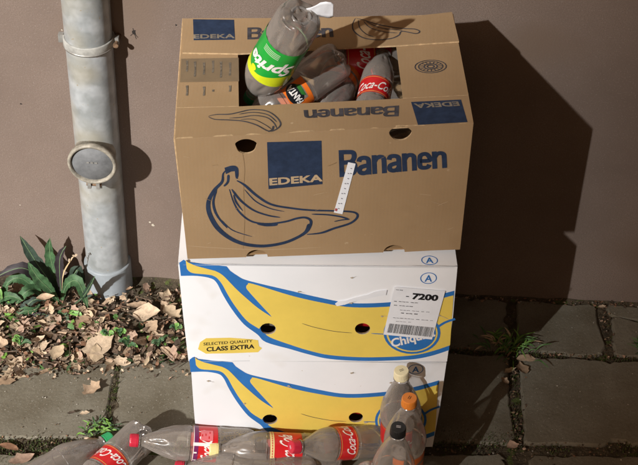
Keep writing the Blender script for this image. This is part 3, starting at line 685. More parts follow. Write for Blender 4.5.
def make_bottle(kind, capm, style, spin=0, label=None, group='empty drink bottles', cap=True, crush=None, lname=None):
    root = empty('drink_bottle'); tag(root, label, 'bottle', group)
    prof = PROF[kind]; zt = prof[-1][0]
    P = smooth_path(prof[:4], 4)[:-1]+smooth_path(prof[3:], 6)
    full = P+[(zt+.003, .0128), (zt+.0035, .0165), (zt+.0055, .0165), (zt+.006, .0128), (zt+.020, .0125)]
    DENT[0] += 3.7; mb = MB(); lathe(mb, full, M_pet, 72, True, crush); lathe(mb, [(.0050, .0150), (.0030, .0175), (.0026, .0195), (.0050, .0215)], M_petrim, 40); mb.build('body', root)
    if cap:
        mb = MB(); c0 = zt+.0075; pr = [(c0, .0135), (c0, .0160), (c0+.003, .0163), (c0+.0032, .0155), (c0+.0038, .0155), (c0+.004, .0163), (c0+.018, .0158), (c0+.0205, .0145), (c0+.021, .0)]
        n = 60; vs = []; fs = []
        for kk, (z, r) in enumerate(pr):
            for i in range(n): a = 2*math.pi*i/n; rr = r*(1-(.025 if (i % 2 and 4 <= kk <= 6) else 0)); vs.append((rr*math.cos(a), rr*math.sin(a), z))
        for kk in range(len(pr)-1):
            for i in range(n): j = (i+1) % n; fs.append((kk*n+i, kk*n+j, (kk+1)*n+j, (kk+1)*n+i))
        mb.add(vs, fs, capm, False)
        # a small stamped mark on the cap
        mm_ = M_black if capm in (M_ccream, M_cpale, M_corange) else (mat('pale_cap_print', (.75, .72, .74), .5))
        FC = Frame((0, 0, c0+.0212), (1, 0, 0), (0, 1, 0))
        if style != 'sprite' and capm is not M_cgreen:
            sheet(mb, FC, [Q(-.0045, .0045, .001, .0022)], mm_, .0003); sheet(mb, FC, [Q(-.0045, .0045, -.0025, -.0013)], mm_, .0003)
        mb.build('cap', root)
    z0, z1 = LABZ[kind]; R = {'coke': .0430, 'tall': .0442, 'small': .0323, 'mid': .0400}[kind]
    C = Cyl(R); mb = MB(); H = z1-z0
    if style == 'plain': cylband(mb, C, z0, z1, L_red, 0)
    if style in ('coke', 'coke_band', 'coke_purple'):
        cylband(mb, C, z0, z1, L_red, 0)
        if style == 'coke_band':
            cylband(mb, C, z1-.010, z1-.0005, L_cream, .0003)
            for i in range(40):
                u = (i-20)*.0062
                if abs(u) < math.pi*R: cylpoly(mb, C, Q(u, u+.0042, z1-.0065, z1-.0045), L_red, .0005)
        if style == 'coke':
            cylband(mb, C, z1-.004, z1-.0028, L_gold, .0003); cylband(mb, C, z0+.002, z0+.0032, L_gold, .0003)
        for s_ in (-1, 1):
            u = 0 if s_ > 0 else math.pi*R
            for (dx,) in ((u,),):
                h = min(H*.55, .034); yb = z0+(H-h)/2-.003
                text(mb, C, 'Coca-Cola', [(dx-.040, yb-.002), (dx+.040, yb+.006), (dx+.042, yb+h+.004), (dx-.038, yb+h-.004)], L_white, .0006, bold=.012, shear=.45)
        if style == 'coke_purple':
            cylband(mb, C, z1-.013, z1-.001, L_purple, .0003); cylband(mb, C, z1-.0025, z1-.0008, L_white, .0005)
            cylband(mb, C, z0, z1, L_white, .0008, -.02, .16, 6)
            cylpoly(mb, C, Q(.012, .040, z0+.012, z1-.018), L_pink, .0009)
            for (xa, ya) in ((.017, .020), (.024, .028), (.030, .018), (.022, .036)): cylpoly(mb, C, Q(xa, xa+.006, z0+ya, z0+ya+.003), L_red, .0011)
            for xa in (-.045, -.020): cylpoly(mb, C, Q(xa, xa+.004, z1-.010, z1-.003), L_white, .0006)
    elif style == 'sprite':
        z0, z1 = .075, .185; C = Cyl(.0458); cylband(mb, C, z0, z1, L_green, 0); w_ = math.pi*C.r
        pts = [(-w_+2*w_*i/30, z1-.026+.011*math.sin(4.2*(-w_+2*w_*i/30)/C.r*.5+.6)) for i in range(31)]
        cylpoly(mb, C, [(x, y) for x, y in pts]+[(w_, z1-.0005), (-w_, z1-.0005)], L_yellow, .0003)
        for s_ in (0, math.pi*C.r*.999):
            text(mb, C, 'Sprite', [(s_-.052, z0+.024), (s_+.050, z0+.044), (s_+.050, z0+.086), (s_-.052, z0+.066)], L_white, .0007, bold=.035, shear=.25)
            cylpoly(mb, C, [(s_+.024+.0075*math.cos(a), z0+.088+.0075*math.sin(a)) for a in [i*.45 for i in range(14)]], L_yellow, .0009)
            for j in range(4): cylpoly(mb, C, Q(s_-.012, s_+.026, z0+.008+j*.0045, z0+.0105+j*.0045), mat('pale_green_print', (.35, .62, .35), .4), .0007)
    elif style == 'fanta':
        cylband(mb, C, z0, z1, L_orange, 0)
        cylband(mb, C, z0, z0+H*.98, L_grey, .0003, .05, .75, 16); cylpoly(mb, C, Q(.006, .028, z0+H*.30, z0+H*.72), L_dark, .0005)
        cylpoly(mb, C, Q(-.040, -.012, z0+H*.20, z0+H*.45), L_grey, .0003)
        c_ = (-.020, z0+H*.62)
        cylpoly(mb, C, [(c_[0]+.022*math.cos(a), c_[1]+.0165*math.sin(a)) for a in [i*.3 for i in range(21)]], L_dark, .0008)
        text(mb, C, 'FANTA', [(c_[0]-.021, c_[1]-.008), (c_[0]+.019, c_[1]-.004), (c_[0]+.019, c_[1]+.010), (c_[0]-.021, c_[1]+.006)], L_white, .0012, bold=.04)
        cylpoly(mb, C, [(c_[0]-.014, c_[1]-.017), (c_[0]+.010, c_[1]-.018), (c_[0]+.015, c_[1]-.010), (c_[0]-.008, c_[1]-.010)], L_leaf, .0011)
    elif style == 'orange':
        cylband(mb, C, z0, z1, L_orange, 0); cylband(mb, C, z0+H*.55, z0+H*.68, L_grey, .0003)
    if mb.f: mb.build('label', root)
    return root
def aim(root, base, top, spin=0, sc=1):
    """stand or lay the bottle: its base at `base`, its axis towards `top`; spin 0 turns the label front to the camera"""
    base = V(base); z = (V(top)-base).normalized(); c = CAM-base; y = -(c-z*c.dot(z)).normalized(); x = y.cross(z).normalized()
    R = Matrix((x, y, z)).transposed(); R = R @ Matrix.Rotation(spin, 3, 'Z')
    M = (R*sc).to_4x4(); M.translation = base; root.matrix_world = M
G_ST = 'empty bottles standing beside the box stack'; G_LY = 'empty bottles lying in front of the box stack'; G_BX = 'empty bottles inside the brown box'
def standing(kind, capm, style, capxy, spin, label, lean=(0, 0)):
    r = make_bottle(kind, capm, style, label=label, group=G_ST); L = PROF[kind][-1][0]+.028
    t = on(*capxy, 2, L); aim(r, (t.x-lean[0], t.y-lean[1], .001), (t.x, t.y, L), spin); return r
standing('coke', M_cpale, 'coke', (401.5, 370.5), .5, 'standing clear bottle with a cream cap and red label, against the white box', (-.012, .002))
standing('coke', M_corange, 'orange', (409.5, 398), 1.2, 'standing clear bottle with an orange cap and orange label', (.004, 0))
standing('coke', M_cblack, 'none', (398.5, 427), 0, 'standing clear bottle with a black cap at the bottom edge of the photo', (.01, 0))
def lying(kind, capm, style, capp, capz, end, endz, spin, label, sc=1, **kw):
    """cap and end are picture points, capz and endz their heights; the real length is kept"""
    r = make_bottle(kind, capm, style, label=label, group=G_LY, **kw); L = (PROF[kind][-1][0]+.026)*sc
    a = on(*capp, 2, capz); b = on(*end, 2, endz); d = (b-a).normalized()
    if label.startswith('lying clear bottle with its base'): a = b-d*L
    aim(r, a+d*L, a, spin, sc); return r
lying('tall', M_ccream, 'coke_band', (210, 449), .085, (345, 454), .046, .1, 'lying clear bottle with a pale yellow cap and red label with a cream edge', sc=.95)
lying('mid', M_cred, 'coke', (291.5, 447), .118, (372, 441), .050, .25, 'lying clear bottle with a red cap resting on the yellow capped one', sc=.93)
lying('coke', M_cred, 'coke_purple', (130.5, 440), .095, (262, 447), .050, -.1, 'lying clear bottle with a red cap and a red, purple and pink label', sc=.90)
lying('mid', M_cred, 'coke', (48, 522), .044, (146, 431), .044, .3, 'lying clear bottle with its base towards the wall, red label at the bottom edge')
lying('tall', M_cgreen, 'none', (111, 438), .044, (40, 480), .045, 0, 'lying clear bottle with a green cap at the left end of the pile')
lying('tall', M_cred, 'none', (176, 468), .050, (330, 478), .046, 0, 'lying clear bottle with only its red cap and shoulder in the photo')
def crushf(p):
    q = V(p); q.x *= .55+.3*math.sin(p.z*40); q.y *= 1.1; q += V((.012*math.sin(p.z*60+p.y*50), .010*math.sin(p.z*90+p.x*60), 0)); return q
lying('small', M_cred, 'none', (384, 458), .075, (352, 492), .05, 0, 'crumpled clear bottle without a cap beside the black capped bottle', cap=False, crush=crushf)
# inside the brown carton
TZ = .89
def inbox(kind, capm, style, capp, basep, spin, label, **kw):
    r = make_bottle(kind, capm, style, label=label, group=kw.pop('group', G_BX), **kw)
    b = V(basep); a = V(capp); aim(r, b, a, spin); return r
# sprite: base sticks up out of the opening
pb = on(302, 14, 2, 1.075); pl = on(257, 88, 2, .855)
sp = make_bottle('tall', M_cgreen, 'sprite', label='clear bottle with a green and yellow label sticking bottom up out of the brown box', group=G_BX)
aim(sp, pb, pl, .1, .95)
b0 = on(342, 57, 2, .880); inbox('mid', M_corange, 'fanta', on(256, 118, 2, .81), b0, .35, 'bottle with an orange label lying under the green labelled bottle in the brown box')
b0 = on(367, 130, 2, .822); inbox('small', M_cred, 'coke', on(388, 30, 2, .862), b0, -.1, 'small clear bottle with a red label at the right side of the brown box opening')
b0 = on(420, 60, 2, .815); inbox('coke', M_cred, 'coke', on(292, 62, 2, .83), b0, .5, 'bottle with a red label behind the others at the back of the brown box opening')
b0 = on(354, 46, 2, .81); inbox('mid', M_corange, 'orange', on(316, 135, 2, .80), b0, .6, 'bottle with an orange label low in the middle of the brown box opening')
b0 = on(300, 60, 2, .72); inbox('coke', M_cred, 'coke', on(400, 88, 2, .74), b0, .6, 'bottle with a red label lying deep across the middle of the brown box')
for i, (x, y, rz, st) in enumerate(((-.20, -.40, .1, 'coke'), (-.14, -.30, .0, 'none'), (-.04, -.42, .3, 'coke'), (-.02, -.33, .5, 'none'))):
    inbox('coke', M_cred, st, (x+.14, y+.12, .66), (x-.06, y-.05, .64), 0, 'bottle lying at the bottom of the brown box under the other bottles')
# behind the round holes of the two white cartons
for F_, D_, nm in ((F2_, D2_, 'middle'), (F1_, D1_, 'bottom')):
    for (u, side) in ((268, 'left'), (362.5, 'right')):
        h = D_(u, 328.5); p = F_(h[0], h[1], -.052); 
        r = make_bottle('small', M_cred, 'plain' if side == 'right' else 'none', label='bottle seen through the %s hole of the %s box' % (side, nm), group='bottles inside the white boxes')
        aim(r, p+F_.ex*.10+V((0, 0, -.008)), p-F_.ex*.10+V((0, 0, .008)), 1.2)

# crumpled white paper behind the bottle on the back flap
def paper_scrap():
    mb = MB(); U0 = Frame(TOPF.O+TOPF.n*.006, TOPF.ex, TOPF.ey); cols = []
    top = [(306, 9), (310, 8), (315, 6), (320, 3), (326, 1.8), (331, 2.5), (333.5, 5)]; bot = [(309, 12), (313, 14), (317, 15.5), (322, 17), (327, 18), (331, 18), (333, 17)]
    n = 24; vs = []
    for i in range(n+1):
        t = i/n*(len(top)-1); a = min(len(top)-2, int(t)); f_ = t-a
        for j in range(7):
            s_ = j/6; u = (top[a][0]*(1-f_)+top[a+1][0]*f_)*(1-s_)+(bot[a][0]*(1-f_)+bot[a+1][0]*f_)*s_; v = (top[a][1]*(1-f_)+top[a+1][1]*f_)*(1-s_)+(bot[a][1]*(1-f_)+bot[a+1][1]*f_)*s_
            c = onplane(u, v, V((0, -.135, 0)), V((0, 1, .25))); vs.append(c+V((0, .0015*N(u, v, .18), .0)))
    mb.add(vs, [(i*7+j, i*7+j+1, (i+1)*7+j+1, (i+1)*7+j) for i in range(n) for j in range(6)], M_paper, True)
    o = mb.build('paper_scrap', None); tag(o, 'torn white paper scrap standing behind the green labelled bottle on the box', 'paper')
    m = o.modifiers.new('t', 'SOLIDIFY'); m.thickness = .0006
paper_scrap()

# ------------------------------------------------------------------ downpipe
def pipe():
    AY = -.020; R = .0515
    a = on(85.5, 0, 1, AY); b = on(109.5, 285, 1, AY)
    ax = (a-b).normalized(); base = b+ax*((0-b.z)/ax.z)
    root = empty('downpipe', base); tag(root, 'pale grey painted downpipe running down the wall at left', 'pipe')
    q = V((0, 0, 1)).rotation_difference(ax).to_matrix()
    def tf(p): return q @ V(p)
    def lathew(mb, prof, m, n=48, c=(0, 0, 0), rot=None, smooth=True):
        vs = []
        for z, r in prof:
            for i in range(n):
                an = 2*math.pi*i/n; p = V((r*math.cos(an), r*math.sin(an), z))
                if rot is not None: p = rot @ p
                vs.append(tf(p+V(c)))
        mb.add(vs, [(k*n+i, k*n+(i+1) % n, (k+1)*n+(i+1) % n, (k+1)*n+i) for k in range(len(prof)-1) for i in range(n)], m, smooth)
    mb = MB(); lathew(mb, [(-.01+i*.13, R) for i in range(33)], M_pipe); mb.build('pipe', root)
    mb = MB(); zt = .085
    lathew(mb, [(-.02, .0590), (.030, .0585), (zt-.003, .0575), (zt, .0565), (zt+.0008, .0515)], mat('light_grey_sleeve', (.26, .29, .315), .5, col2=(.19, .21, .22), scale=12, bump=.3, bscale=30)); mb.build('base_sleeve', root)
    # strap near the top
    def zpx(v): p = on(84+v*.09, v, 1, AY-.05); return (p.z-base.z)/ax.z
    zs = zpx(52)
    mb = MB(); lathew(mb, [(zs-.010, R+.0005), (zs-.010, R+.0032), (zs-.008, R+.0040), (zs+.008, R+.0040), (zs+.010, R+.0032), (zs+.010, R+.0005)], mat('strap_metal', (.30, .30, .28), .5, var=.25, scale=40))
    lathew(mb, [(-.002, R+.001), (-.002, R+.0045), (.002, R+.0045), (.002, R+.001)], M_steel, c=(0, 0, zs-.009)); st = mb.build('strap', root)
    rx = Matrix.Rotation(math.pi/2, 3, 'X'); ry = Matrix.Rotation(math.pi/2, 3, 'Y')
    mb = MB()
    vs = []
    for sx, x0 in ((1, R+.001), (-1, -R-.001)):
        if sx < 0: mb.build('bolt', root); mb = MB()
        X0, X1 = sorted((x0, x0+sx*.013)); bx = [(x, y, z) for x in (X0, X1) for y in (-.006, .006) for z in (zs-.010, zs+.010)]
        mb.add([tf(p) for p in bx], [(0, 1, 3, 2), (4, 6, 7, 5), (0, 4, 5, 1), (2, 3, 7, 6), (0, 2, 6, 4), (1, 5, 7, 3)], M_steel)
    mb.build('bracket', root); mb = MB()
    lathew(mb, [(-.020, .0), (-.020, .0065), (-.013, .0068), (-.013, .0035), (.016, .0035), (.016, .006), (.021, .006), (.021, 0)], M_rust, 12, (R+.010, 0, zs), rx, False)
    mb.build('bolt', root)
    # inspection port
    zc = zpx(157.5); yF = -R
    mb = MB(); lathew(mb, [(R*.6, .048), (.066, .048), (.066, .0530), (.069, .0560), (.076, .0560), (.080, .0535), (.080, .0490), (.0725, .0475)], mat('port_ring', (.24, .22, .18), .5, var=.35, scale=60, bump=.4, bscale=90), 56, (0, 0, zc), rx); pr = mb.build('inspection_port', root)
    mb = MB(); lathew(mb, [(.0725, .0475), (.0728, .046), (.0745, .045), (.0745, .0)], M_lid, 56, (0, 0, zc), rx)
    for dx in (-.009, .0, .009):
        bx = [(dx+x, -.0749-y, zc+.004+z) for x in (-.003, .003) for y in (0, .0012) for z in (-.0018, .0018)]
        mb.add([tf(p) for p in bx], [(0, 1, 3, 2), (4, 6, 7, 5), (0, 4, 5, 1), (2, 3, 7, 6), (0, 2, 6, 4), (1, 5, 7, 3)], M_steel)
    mb.build('port_lid', pr)
    mb = MB()
    for dx in (-.010, .010):
        bx = [(dx+x, -.071+y, zc-.061+z) for x in (-.004, .004) for y in (-.008, .008) for z in (-.009, .009)]
        mb.add([tf(p) for p in bx], [(0, 1, 3, 2), (4, 6, 7, 5), (0, 4, 5, 1), (2, 3, 7, 6), (0, 2, 6, 4), (1, 5, 7, 3)], M_steel)
    lathew(mb, [(-.017, 0), (-.017, .0045), (.017, .0045), (.017, 0)], M_rust, 8, (0, -.071, zc-.062), ry, False)
    mb.build('clamp_screw', pr)
    for ch in root.children: pass
pipe()

# ------------------------------------------------------------------ leaves and plants
LC = [(.36, .26, .175), (.25, .16, .10), (.44, .34, .24), (.18, .095, .055), (.09, .06, .04), (.24, .165, .105), (.39, .30, .20), (.065, .046, .032), (.33, .225, .165)]
LM = [mat('dry_leaf_%s' % ['tan', 'brown', 'pale', 'rust', 'dark', 'mid', 'straw', 'rotten', 'pink'][i], c, .8, var=.25, scale=90, bump=.3, bscale=120) for i, c in enumerate(LC)]
GM = [mat('weed_green_%s' % n_, c, .5, var=.3, scale=50, bump=.3, bscale=60) for n_, c in (('mid', (.06, .13, .035)), ('bright', (.12, .24, .04)), ('dark', (.03, .06, .022)))]
def dryleaf(mb, c, size, m, yaw=None, tilt=.5, curl=None, lobed=None):
    yaw = random.uniform(0, 6.28) if yaw is None else yaw; curl = random.uniform(-1.2, 1.2) if curl is None else curl
    asp = random.uniform(.35, .75); lobed = random.random() < .35 if lobed is None else lobed
    R = Matrix.Rotation(yaw, 3, 'Z') @ Matrix.Rotation(random.uniform(-tilt, tilt), 3, 'X') @ Matrix.Rotation(random.uniform(-tilt, tilt), 3, 'Y')
    n = 7; vs = []; jag = [random.uniform(.72, 1.2) for _ in range(n+1)]; bend = random.uniform(-.5, .5)
    for i in range(n+1):
        t = i/n; w_ = jag[i]*math.sin(math.pi*min(1, t*1.02+.03))**.7*asp*.5
        if lobed: w_ *= 1+.35*math.cos(t*math.pi*6)
        for s_ in (-1, -.5, 0, .5, 1):
            x = (t-.5); y = w_*s_*(1+random.uniform(-.16, .16)) + bend*(x*x-.1); z = curl*(y*y*1.2) + .35*curl*(x*x) + .04*abs(s_)-.02 + random.uniform(-.012, .012)
            vs.append(V(c)+R @ V((x, y, z))*size)
    mb.add(vs, [(i*5+j, i*5+j+1, (i+1)*5+j+1, (i+1)*5+j) for i in range(n) for j in range(4)], m, True)
random.seed(3)
mb = MB()
def gz(x, y): return mound(x, y)
cnt = 0
while cnt < 1100:
    u = random.uniform(-25, 186); v = random.uniform(288, 376)
    lim = 371-(u*.08) + 5*N(u, 0, .05)
    if v > lim+random.gauss(0, 3): continue
    p = on(u, v, 2, .015)
    if p.y > -.008: continue
    if u > 118 and v < 318 and random.random() < .6: continue
    big = random.random()
    size = random.uniform(.009, .024) if big < .84 else random.uniform(.024, .050)
    dryleaf(mb, (p.x, p.y, gz(p.x, p.y)+random.uniform(-.002, .012)), size, random.choice(LM+[LM[4], LM[7], LM[3], LM[4], LM[7], LM[7], LM[4]]+GM if big < .84 else [LM[0], LM[2], LM[6], LM[5], LM[8]]), tilt=.55, curl=random.uniform(-.8, .8) if big < .84 else random.gauss(0, .35)); cnt += 1
for _ in range(700):  # crumbs and twigs
    u = random.uniform(-20, 188); v = random.uniform(290, 377); p = on(u, v, 2, .01)
    if p.y > -.005: continue
    dryleaf(mb, (p.x, p.y, gz(p.x, p.y)+random.uniform(0, .012)), random.uniform(.005, .012), random.choice(LM), tilt=1.0)
for _ in range(90):
    u = random.uniform(0, 180); v = random.uniform(300, 370); p = on(u, v, 2, .02); an = random.uniform(0, 3.14); L = random.uniform(.015, .05); d = V((math.cos(an), math.sin(an), random.uniform(-.2, .2)))*L; p.z = gz(p.x, p.y)+.014
    s_ = V((-d.y, d.x, 0)).normalized()*.0012; z_ = V((0, 0, .0018)); mb.add([p-s_, p+s_, p+z_, p+d-s_, p+d+s_, p+d+z_], [(0, 1, 4, 3), (1, 2, 5, 4), (2, 0, 3, 5)], LM[4])
tag(mb.build('leaf_litter'), 'brown and tan fallen leaves heaped along the wall foot round the downpipe', 'leaf litter', kind='stuff')
def single(u, v, size, mi, yaw, lobed, label, z=.006, curl=.6, tilt=.15):
    p = on(u, v, 2, z); mb = MB(); dryleaf(mb, (p.x, p.y, p.z), size, LM[mi], yaw, tilt, curl, lobed); o = mb.build('fallen_leaf', None, (p.x, p.y, p.z)); tag(o, label, 'leaf', 'single fallen leaves on the slabs')
single(92, 389, .052, 0, .9, True, 'ragged tan leaf alone on the slab below the downpipe', curl=1.4)
single(4, 381, .055, 5, .3, False, 'round brown leaf at the left edge of the photo', curl=-.6)
single(85, 413, .024, 2, .2, False, 'small tan leaf piece on the left slab next to the joint')
single(91, 439, .034, 2, 0, False, 'pale leaf left of the green bottle cap', curl=-.5)
single(8, 446, .05, 3, 2.9, False, 'reddish brown leaf in the mossy joint at the lower left', curl=-.5)
single(22, 459, .06, 8, .6, False, 'long pinkish leaf at the bottom left corner', curl=.5)
single(72, 413, .020, 7, .2, False, 'small black curled leaf on the left slab', curl=2)
single(99, 345, .085, 2, .7, True, 'largest pale lobed leaf on the heap in front of the downpipe', z=.024, curl=.5, tilt=.3)
single(96, 352, .055, 6, 1.7, False, 'round straw coloured leaf just below the large lobed leaf', z=.024, curl=-.4)
single(147, 313, .07, 2, .1, False, 'broad grey tan leaf right of the pipe foot', z=.024, curl=.4, tilt=.3)
single(171, 312, .06, 6, 2.4, True, 'curled straw leaf next to the white boxes at the wall', z=.024)
single(137, 305, .05, 0, .4, False, 'orange tan leaf leaning on the wall right of the pipe', z=.024)
single(46, 298, .045, 0, .2, False, 'orange tan leaf among the weed stems', z=.055, curl=1.5)
single(527, 358, .050, 0, .1, False, 'long tan leaf lying right below the grass tuft', curl=-.7)
single(522, 368, .042, 5, 1.9, False, 'narrow tan leaf pointing down from the grass tuft', curl=.7)
single(510, 371, .034, 6, .5, True, 'curled straw leaf left of the other two below the grass tuft', curl=1.4)
single(505, 381, .026, 5, 2.2, False, 'small brown leaf in the joint below the grass tuft', curl=1.3)
single(513, 446, .030, 8, .4, False, 'pinkish leaf where the joints cross at the lower right', curl=.8)
single(602, 307, .022, 2, .4, True, 'small pale leaf at the wall foot at the right', curl=1)
single(38, 340, .04, 2, .5, False, 'pale tan leaf in the middle of the heap below the weed', z=.024, curl=1)
single(58, 352, .045, 6, 1.2, False, 'straw leaf at the front of the heap below the weed', z=.024, curl=.8)

# broad leaved weed at the left: each leaf a curved blade
W_dark = mat('weed_leaf_dark', (.020, .036, .024), .6, var=.4, scale=60, bump=.7, bscale=60, spec=.3); W_mid = mat('weed_leaf_green', (.034, .080, .032), .6, var=.5, scale=60, bump=.7, bscale=60, spec=.3)
W_rib = mat('weed_midrib', (.10, .16, .075), .6)
W_purple = mat('weed_leaf_purple', (.022, .017, .020), .6, var=.4, scale=40, bump=.4, bscale=50); W_lite = mat('weed_leaf_light', (.13, .27, .06), .5, var=.25, scale=50, bump=.3, bscale=60); W_stalk = mat('dry_stalk', (.40, .30, .17), .8, var=.2, scale=60)
def blade(mb, P, width, m, serr=.25, fold=.35, upv=V((0, -.6, .8))):
    pts = [V(p) for p in smooth_path([tuple(p) for p in P], 7)]; n = len(pts); vs = []
    for i, p in enumerate(pts):
        d = (pts[min(n-1, i+1)]-pts[max(0, i-1)]).normalized(); s_ = d.cross(upv).normalized(); nn = s_.cross(d)
        t = i/(n-1); w_ = width*.42*(.20+.80*min(1, t/.5)**1.3)*(1 if t < .6 else max(0, 1-((t-.6)/.402)**1.7))*(1+serr*(((i*7) % 5)/4-.5))
        if i == n-1: w_ = max(w_*.6, .0006)
        for q in (-1, -.45, 0, .45, 1): vs.append(p+s_*w_*q+nn*(fold*w_*abs(q))+nn*.002*N(i*.5, q*2, 1.3))
    mb.add(vs, [(i*5+j, i*5+j+1, (i+1)*5+j+1, (i+1)*5+j) for i in range(n-1) for j in range(4)], m, True)
    if width > .012:    # the pale midrib
        rv = []
        for i in range(n):
            c_ = vs[i*5+2]; e_ = (vs[i*5+3]-vs[i*5+1]); e_ = e_.normalized()*.0007 if e_.length > 1e-7 else V((.0003, 0, 0)); k_ = (CAM-V((-.6, -.1, 0))).normalized()*.0012
            rv += [c_-e_+k_, c_+e_+k_]
        mb.add(rv, [(2*i, 2*i+1, 2*i+3, 2*i+2) for i in range(n-1)], W_rib)
def weed(name, label, blades, org, cat='weed'):
    root = empty(name, org); tag(root, label, cat)
    for (L, wd, m) in blades:
        mb = MB(); P = [on(u, v, 1, y)-root.location for (u, v, y) in L]; blade(mb, P, wd, m); mb.build('leaf', root)
    return root
o0 = on(58, 300, 1, -.09)
weed('broadleaf_weed', 'dark green broad leaved weed growing at the wall left of the downpipe', [
  ([(60, 302, -.09), (52, 285, -.08), (36, 262, -.06), (20, 236, -.04)], .040, W_dark),
  ([(61, 302, -.09), (56, 280, -.07), (50, 255, -.05), (50, 238, -.05)], .032, W_mid),
  ([(62, 300, -.09), (60, 280, -.08), (60, 258, -.07), (66, 246, -.07)], .026, W_purple),
  ([(60, 304, -.10), (44, 282, -.09), (22, 268, -.10), (-4, 277, -.11)], .036, W_purple),
  ([(60, 304, -.10), (50, 290, -.10), (38, 278, -.10), (28, 262, -.09)], .036, W_mid),
  ([(62, 304, -.10), (66, 286, -.10), (78, 282, -.11), (88, 308, -.13)], .034, W_mid),
  ([(62, 304, -.10), (70, 284, -.08), (78, 270, -.07), (84, 290, -.07)], .030, W_dark),
  ([(72, 306, -.10), (82, 298, -.12), (90, 286, -.13), (95, 276, -.14)], .014, W_dark),
  ([(50, 310, -.11), (62, 312, -.14), (64, 330, -.17), (50, 350, -.19)], .032, W_mid),
  ([(66, 306, -.11), (80, 318, -.15), (82, 345, -.20), (70, 377, -.25)], .026, W_dark),
  ([(64, 306, -.11), (70, 312, -.14), (80, 315, -.15), (76, 324, -.16)], .016, W_lite),
  ([(50, 306, -.11), (30, 312, -.12), (18, 322, -.13), (6, 336, -.14)], .022, W_purple),
  ([(46, 300, -.11), (34, 300, -.12), (24, 308, -.13), (12, 316, -.14)], .026, W_dark),
  ([(48, 304, -.10), (36, 290, -.10), (26, 292, -.12), (16, 304, -.13)], .034, W_mid),
  ([(46, 304, -.10), (30, 284, -.08), (16, 278, -.08), (2, 288, -.09)], .032, W_mid),
  ([(58, 300, -.08), (62, 285, -.05), (70, 276, -.04), (77, 268, -.04)], .024, W_purple),
  ([(44, 322, -.13), (30, 316, -.13), (16, 318, -.14), (4, 330, -.16)], .030, W_dark),
  ([(48, 318, -.13), (40, 322, -.15), (30, 330, -.17), (24, 344, -.19)], .022, W_dark),
  ([(30, 300, -.10), (20, 296, -.10), (8, 300, -.11), (-4, 308, -.12)], .030, W_mid),
  ([(40, 304, -.12), (34, 310, -.14), (22, 312, -.15), (10, 322, -.16)], .024, W_mid),
  ([(76, 308, -.10), (84, 300, -.09), (92, 300, -.09), (98, 310, -.10)], .024, W_dark),
  ([(56, 318, -.14), (40, 314, -.15), (24, 322, -.16), (20, 338, -.18)], .014, W_purple),
  ([(64, 322, -.15), (56, 316, -.15), (44, 320, -.16), (36, 334, -.18)], .014, W_dark),
], o0)
# seed stalk of the weed
mb = MB(); blade(mb, [on(62, 290, 1, -.10)-o0, on(64, 272, 1, -.10)-o0, on(74, 256, 1, -.10)-o0], .004, W_stalk, 0)
for (u, v) in ((74, 256), (72, 258), (69, 260), (76, 255)): dryleaf(mb, on(u, v, 1, -.10)-o0, .010, LM[2])
mb.build('seed_stalk', [x for x in COL.objects if x.name.startswith('broadleaf_weed')][0])
o1 = on(2, 322, 1, -.13)
weed('dandelion_weed', 'bright green jagged leaved weed at the left edge of the photo', [
  ([(-12, 318, -.13), (-2, 306, -.12), (4, 292, -.11), (8, 282, -.10)], .024, W_mid),
  ([(-14, 322, -.13), (-2, 318, -.13), (8, 310, -.13), (17, 308, -.13)], .022, W_lite),
  ([(-14, 324, -.13), (-6, 326, -.15), (4, 322, -.15), (12, 316, -.15)], .020, W_lite),
  ([(-10, 312, -.12), (0, 300, -.12), (10, 296, -.13), (22, 300, -.14)], .026, W_mid),
  ([(-10, 318, -.13), (-4, 300, -.12), (-2, 290, -.12), (2, 300, -.13)], .022, W_lite)], o1)
for (cu, cv, lab, nb, spread, zz) in ((20, 345, 'small dark green seedling in the litter at the left below the weed', 7, 14, .02), (176, 330, 'tiny green seedling at the left foot of the white boxes', 5, 8, .02), (108, 338, 'green seedling directly under the pipe foot', 6, 11, .02), (128, 347, 'small green seedling in the leaf heap below the pipe', 7, 13, .02), (120, 336, 'small green seedling between the large pale leaf and the pipe foot', 6, 10, .02), (158, 346, 'small light green seedling in the leaf heap next to the white box', 5, 9, .02)):
    random.seed(cu); y0 = on(cu, cv, 2, .02).y
    bl = []
    for i in range(nb):
        a = random.uniform(-2.9, .1); r = random.uniform(.5, 1)*spread
        bl.append(([(cu, cv, y0), (cu+r*.5*math.cos(a), cv+r*.5*math.sin(a)-3, y0-.005), (cu+r*math.cos(a), cv+r*math.sin(a)*.8, y0-.01)], random.uniform(.008, .014), random.choice((W_mid, W_lite, W_mid))))
    weed('seedling', lab, bl, on(cu, cv, 2, .02), 'seedling')
# grass tufts
def tuft(u, v, n, hmin, hmax, lab, name='grass_tuft', spread=.05, bias=0, seed=1, mats=None, cat='grass tuft'):
    random.seed(seed); c = on(u, v, 2, 0); mb = MB()
    for i in range(n):
        a = random.uniform(0, 6.28) if random.random() > .5 else bias+random.gauss(0, .5); L = random.uniform(hmin, hmax); lean = random.uniform(.3, 1.2)
        b = V((random.gauss(0, spread*.18), random.gauss(0, spread*.12), -.003)); d = V((math.cos(a)*lean, math.sin(a)*lean, 1)).normalized()
        mid = b+d*L*.55; tip = b+d*L+V((math.cos(a), math.sin(a), 0))*L*.25-V((0, 0, L*.3)); 
        blade(mb, [b, mid, tip], random.uniform(.0025, .0055), random.choice(mats or GM), 0, .2)
    o = mb.build(name, None, None); o.location = c; tag(o, lab, cat, 'weeds growing in the pavement joints'); return o
tuft(513, 349, 80, .022, .058, 'green grass tuft growing in the joint right of the boxes', bias=.5, seed=5, mats=[GM[0], GM[1], GM[0], GM[1], LM[5]], spread=.12)
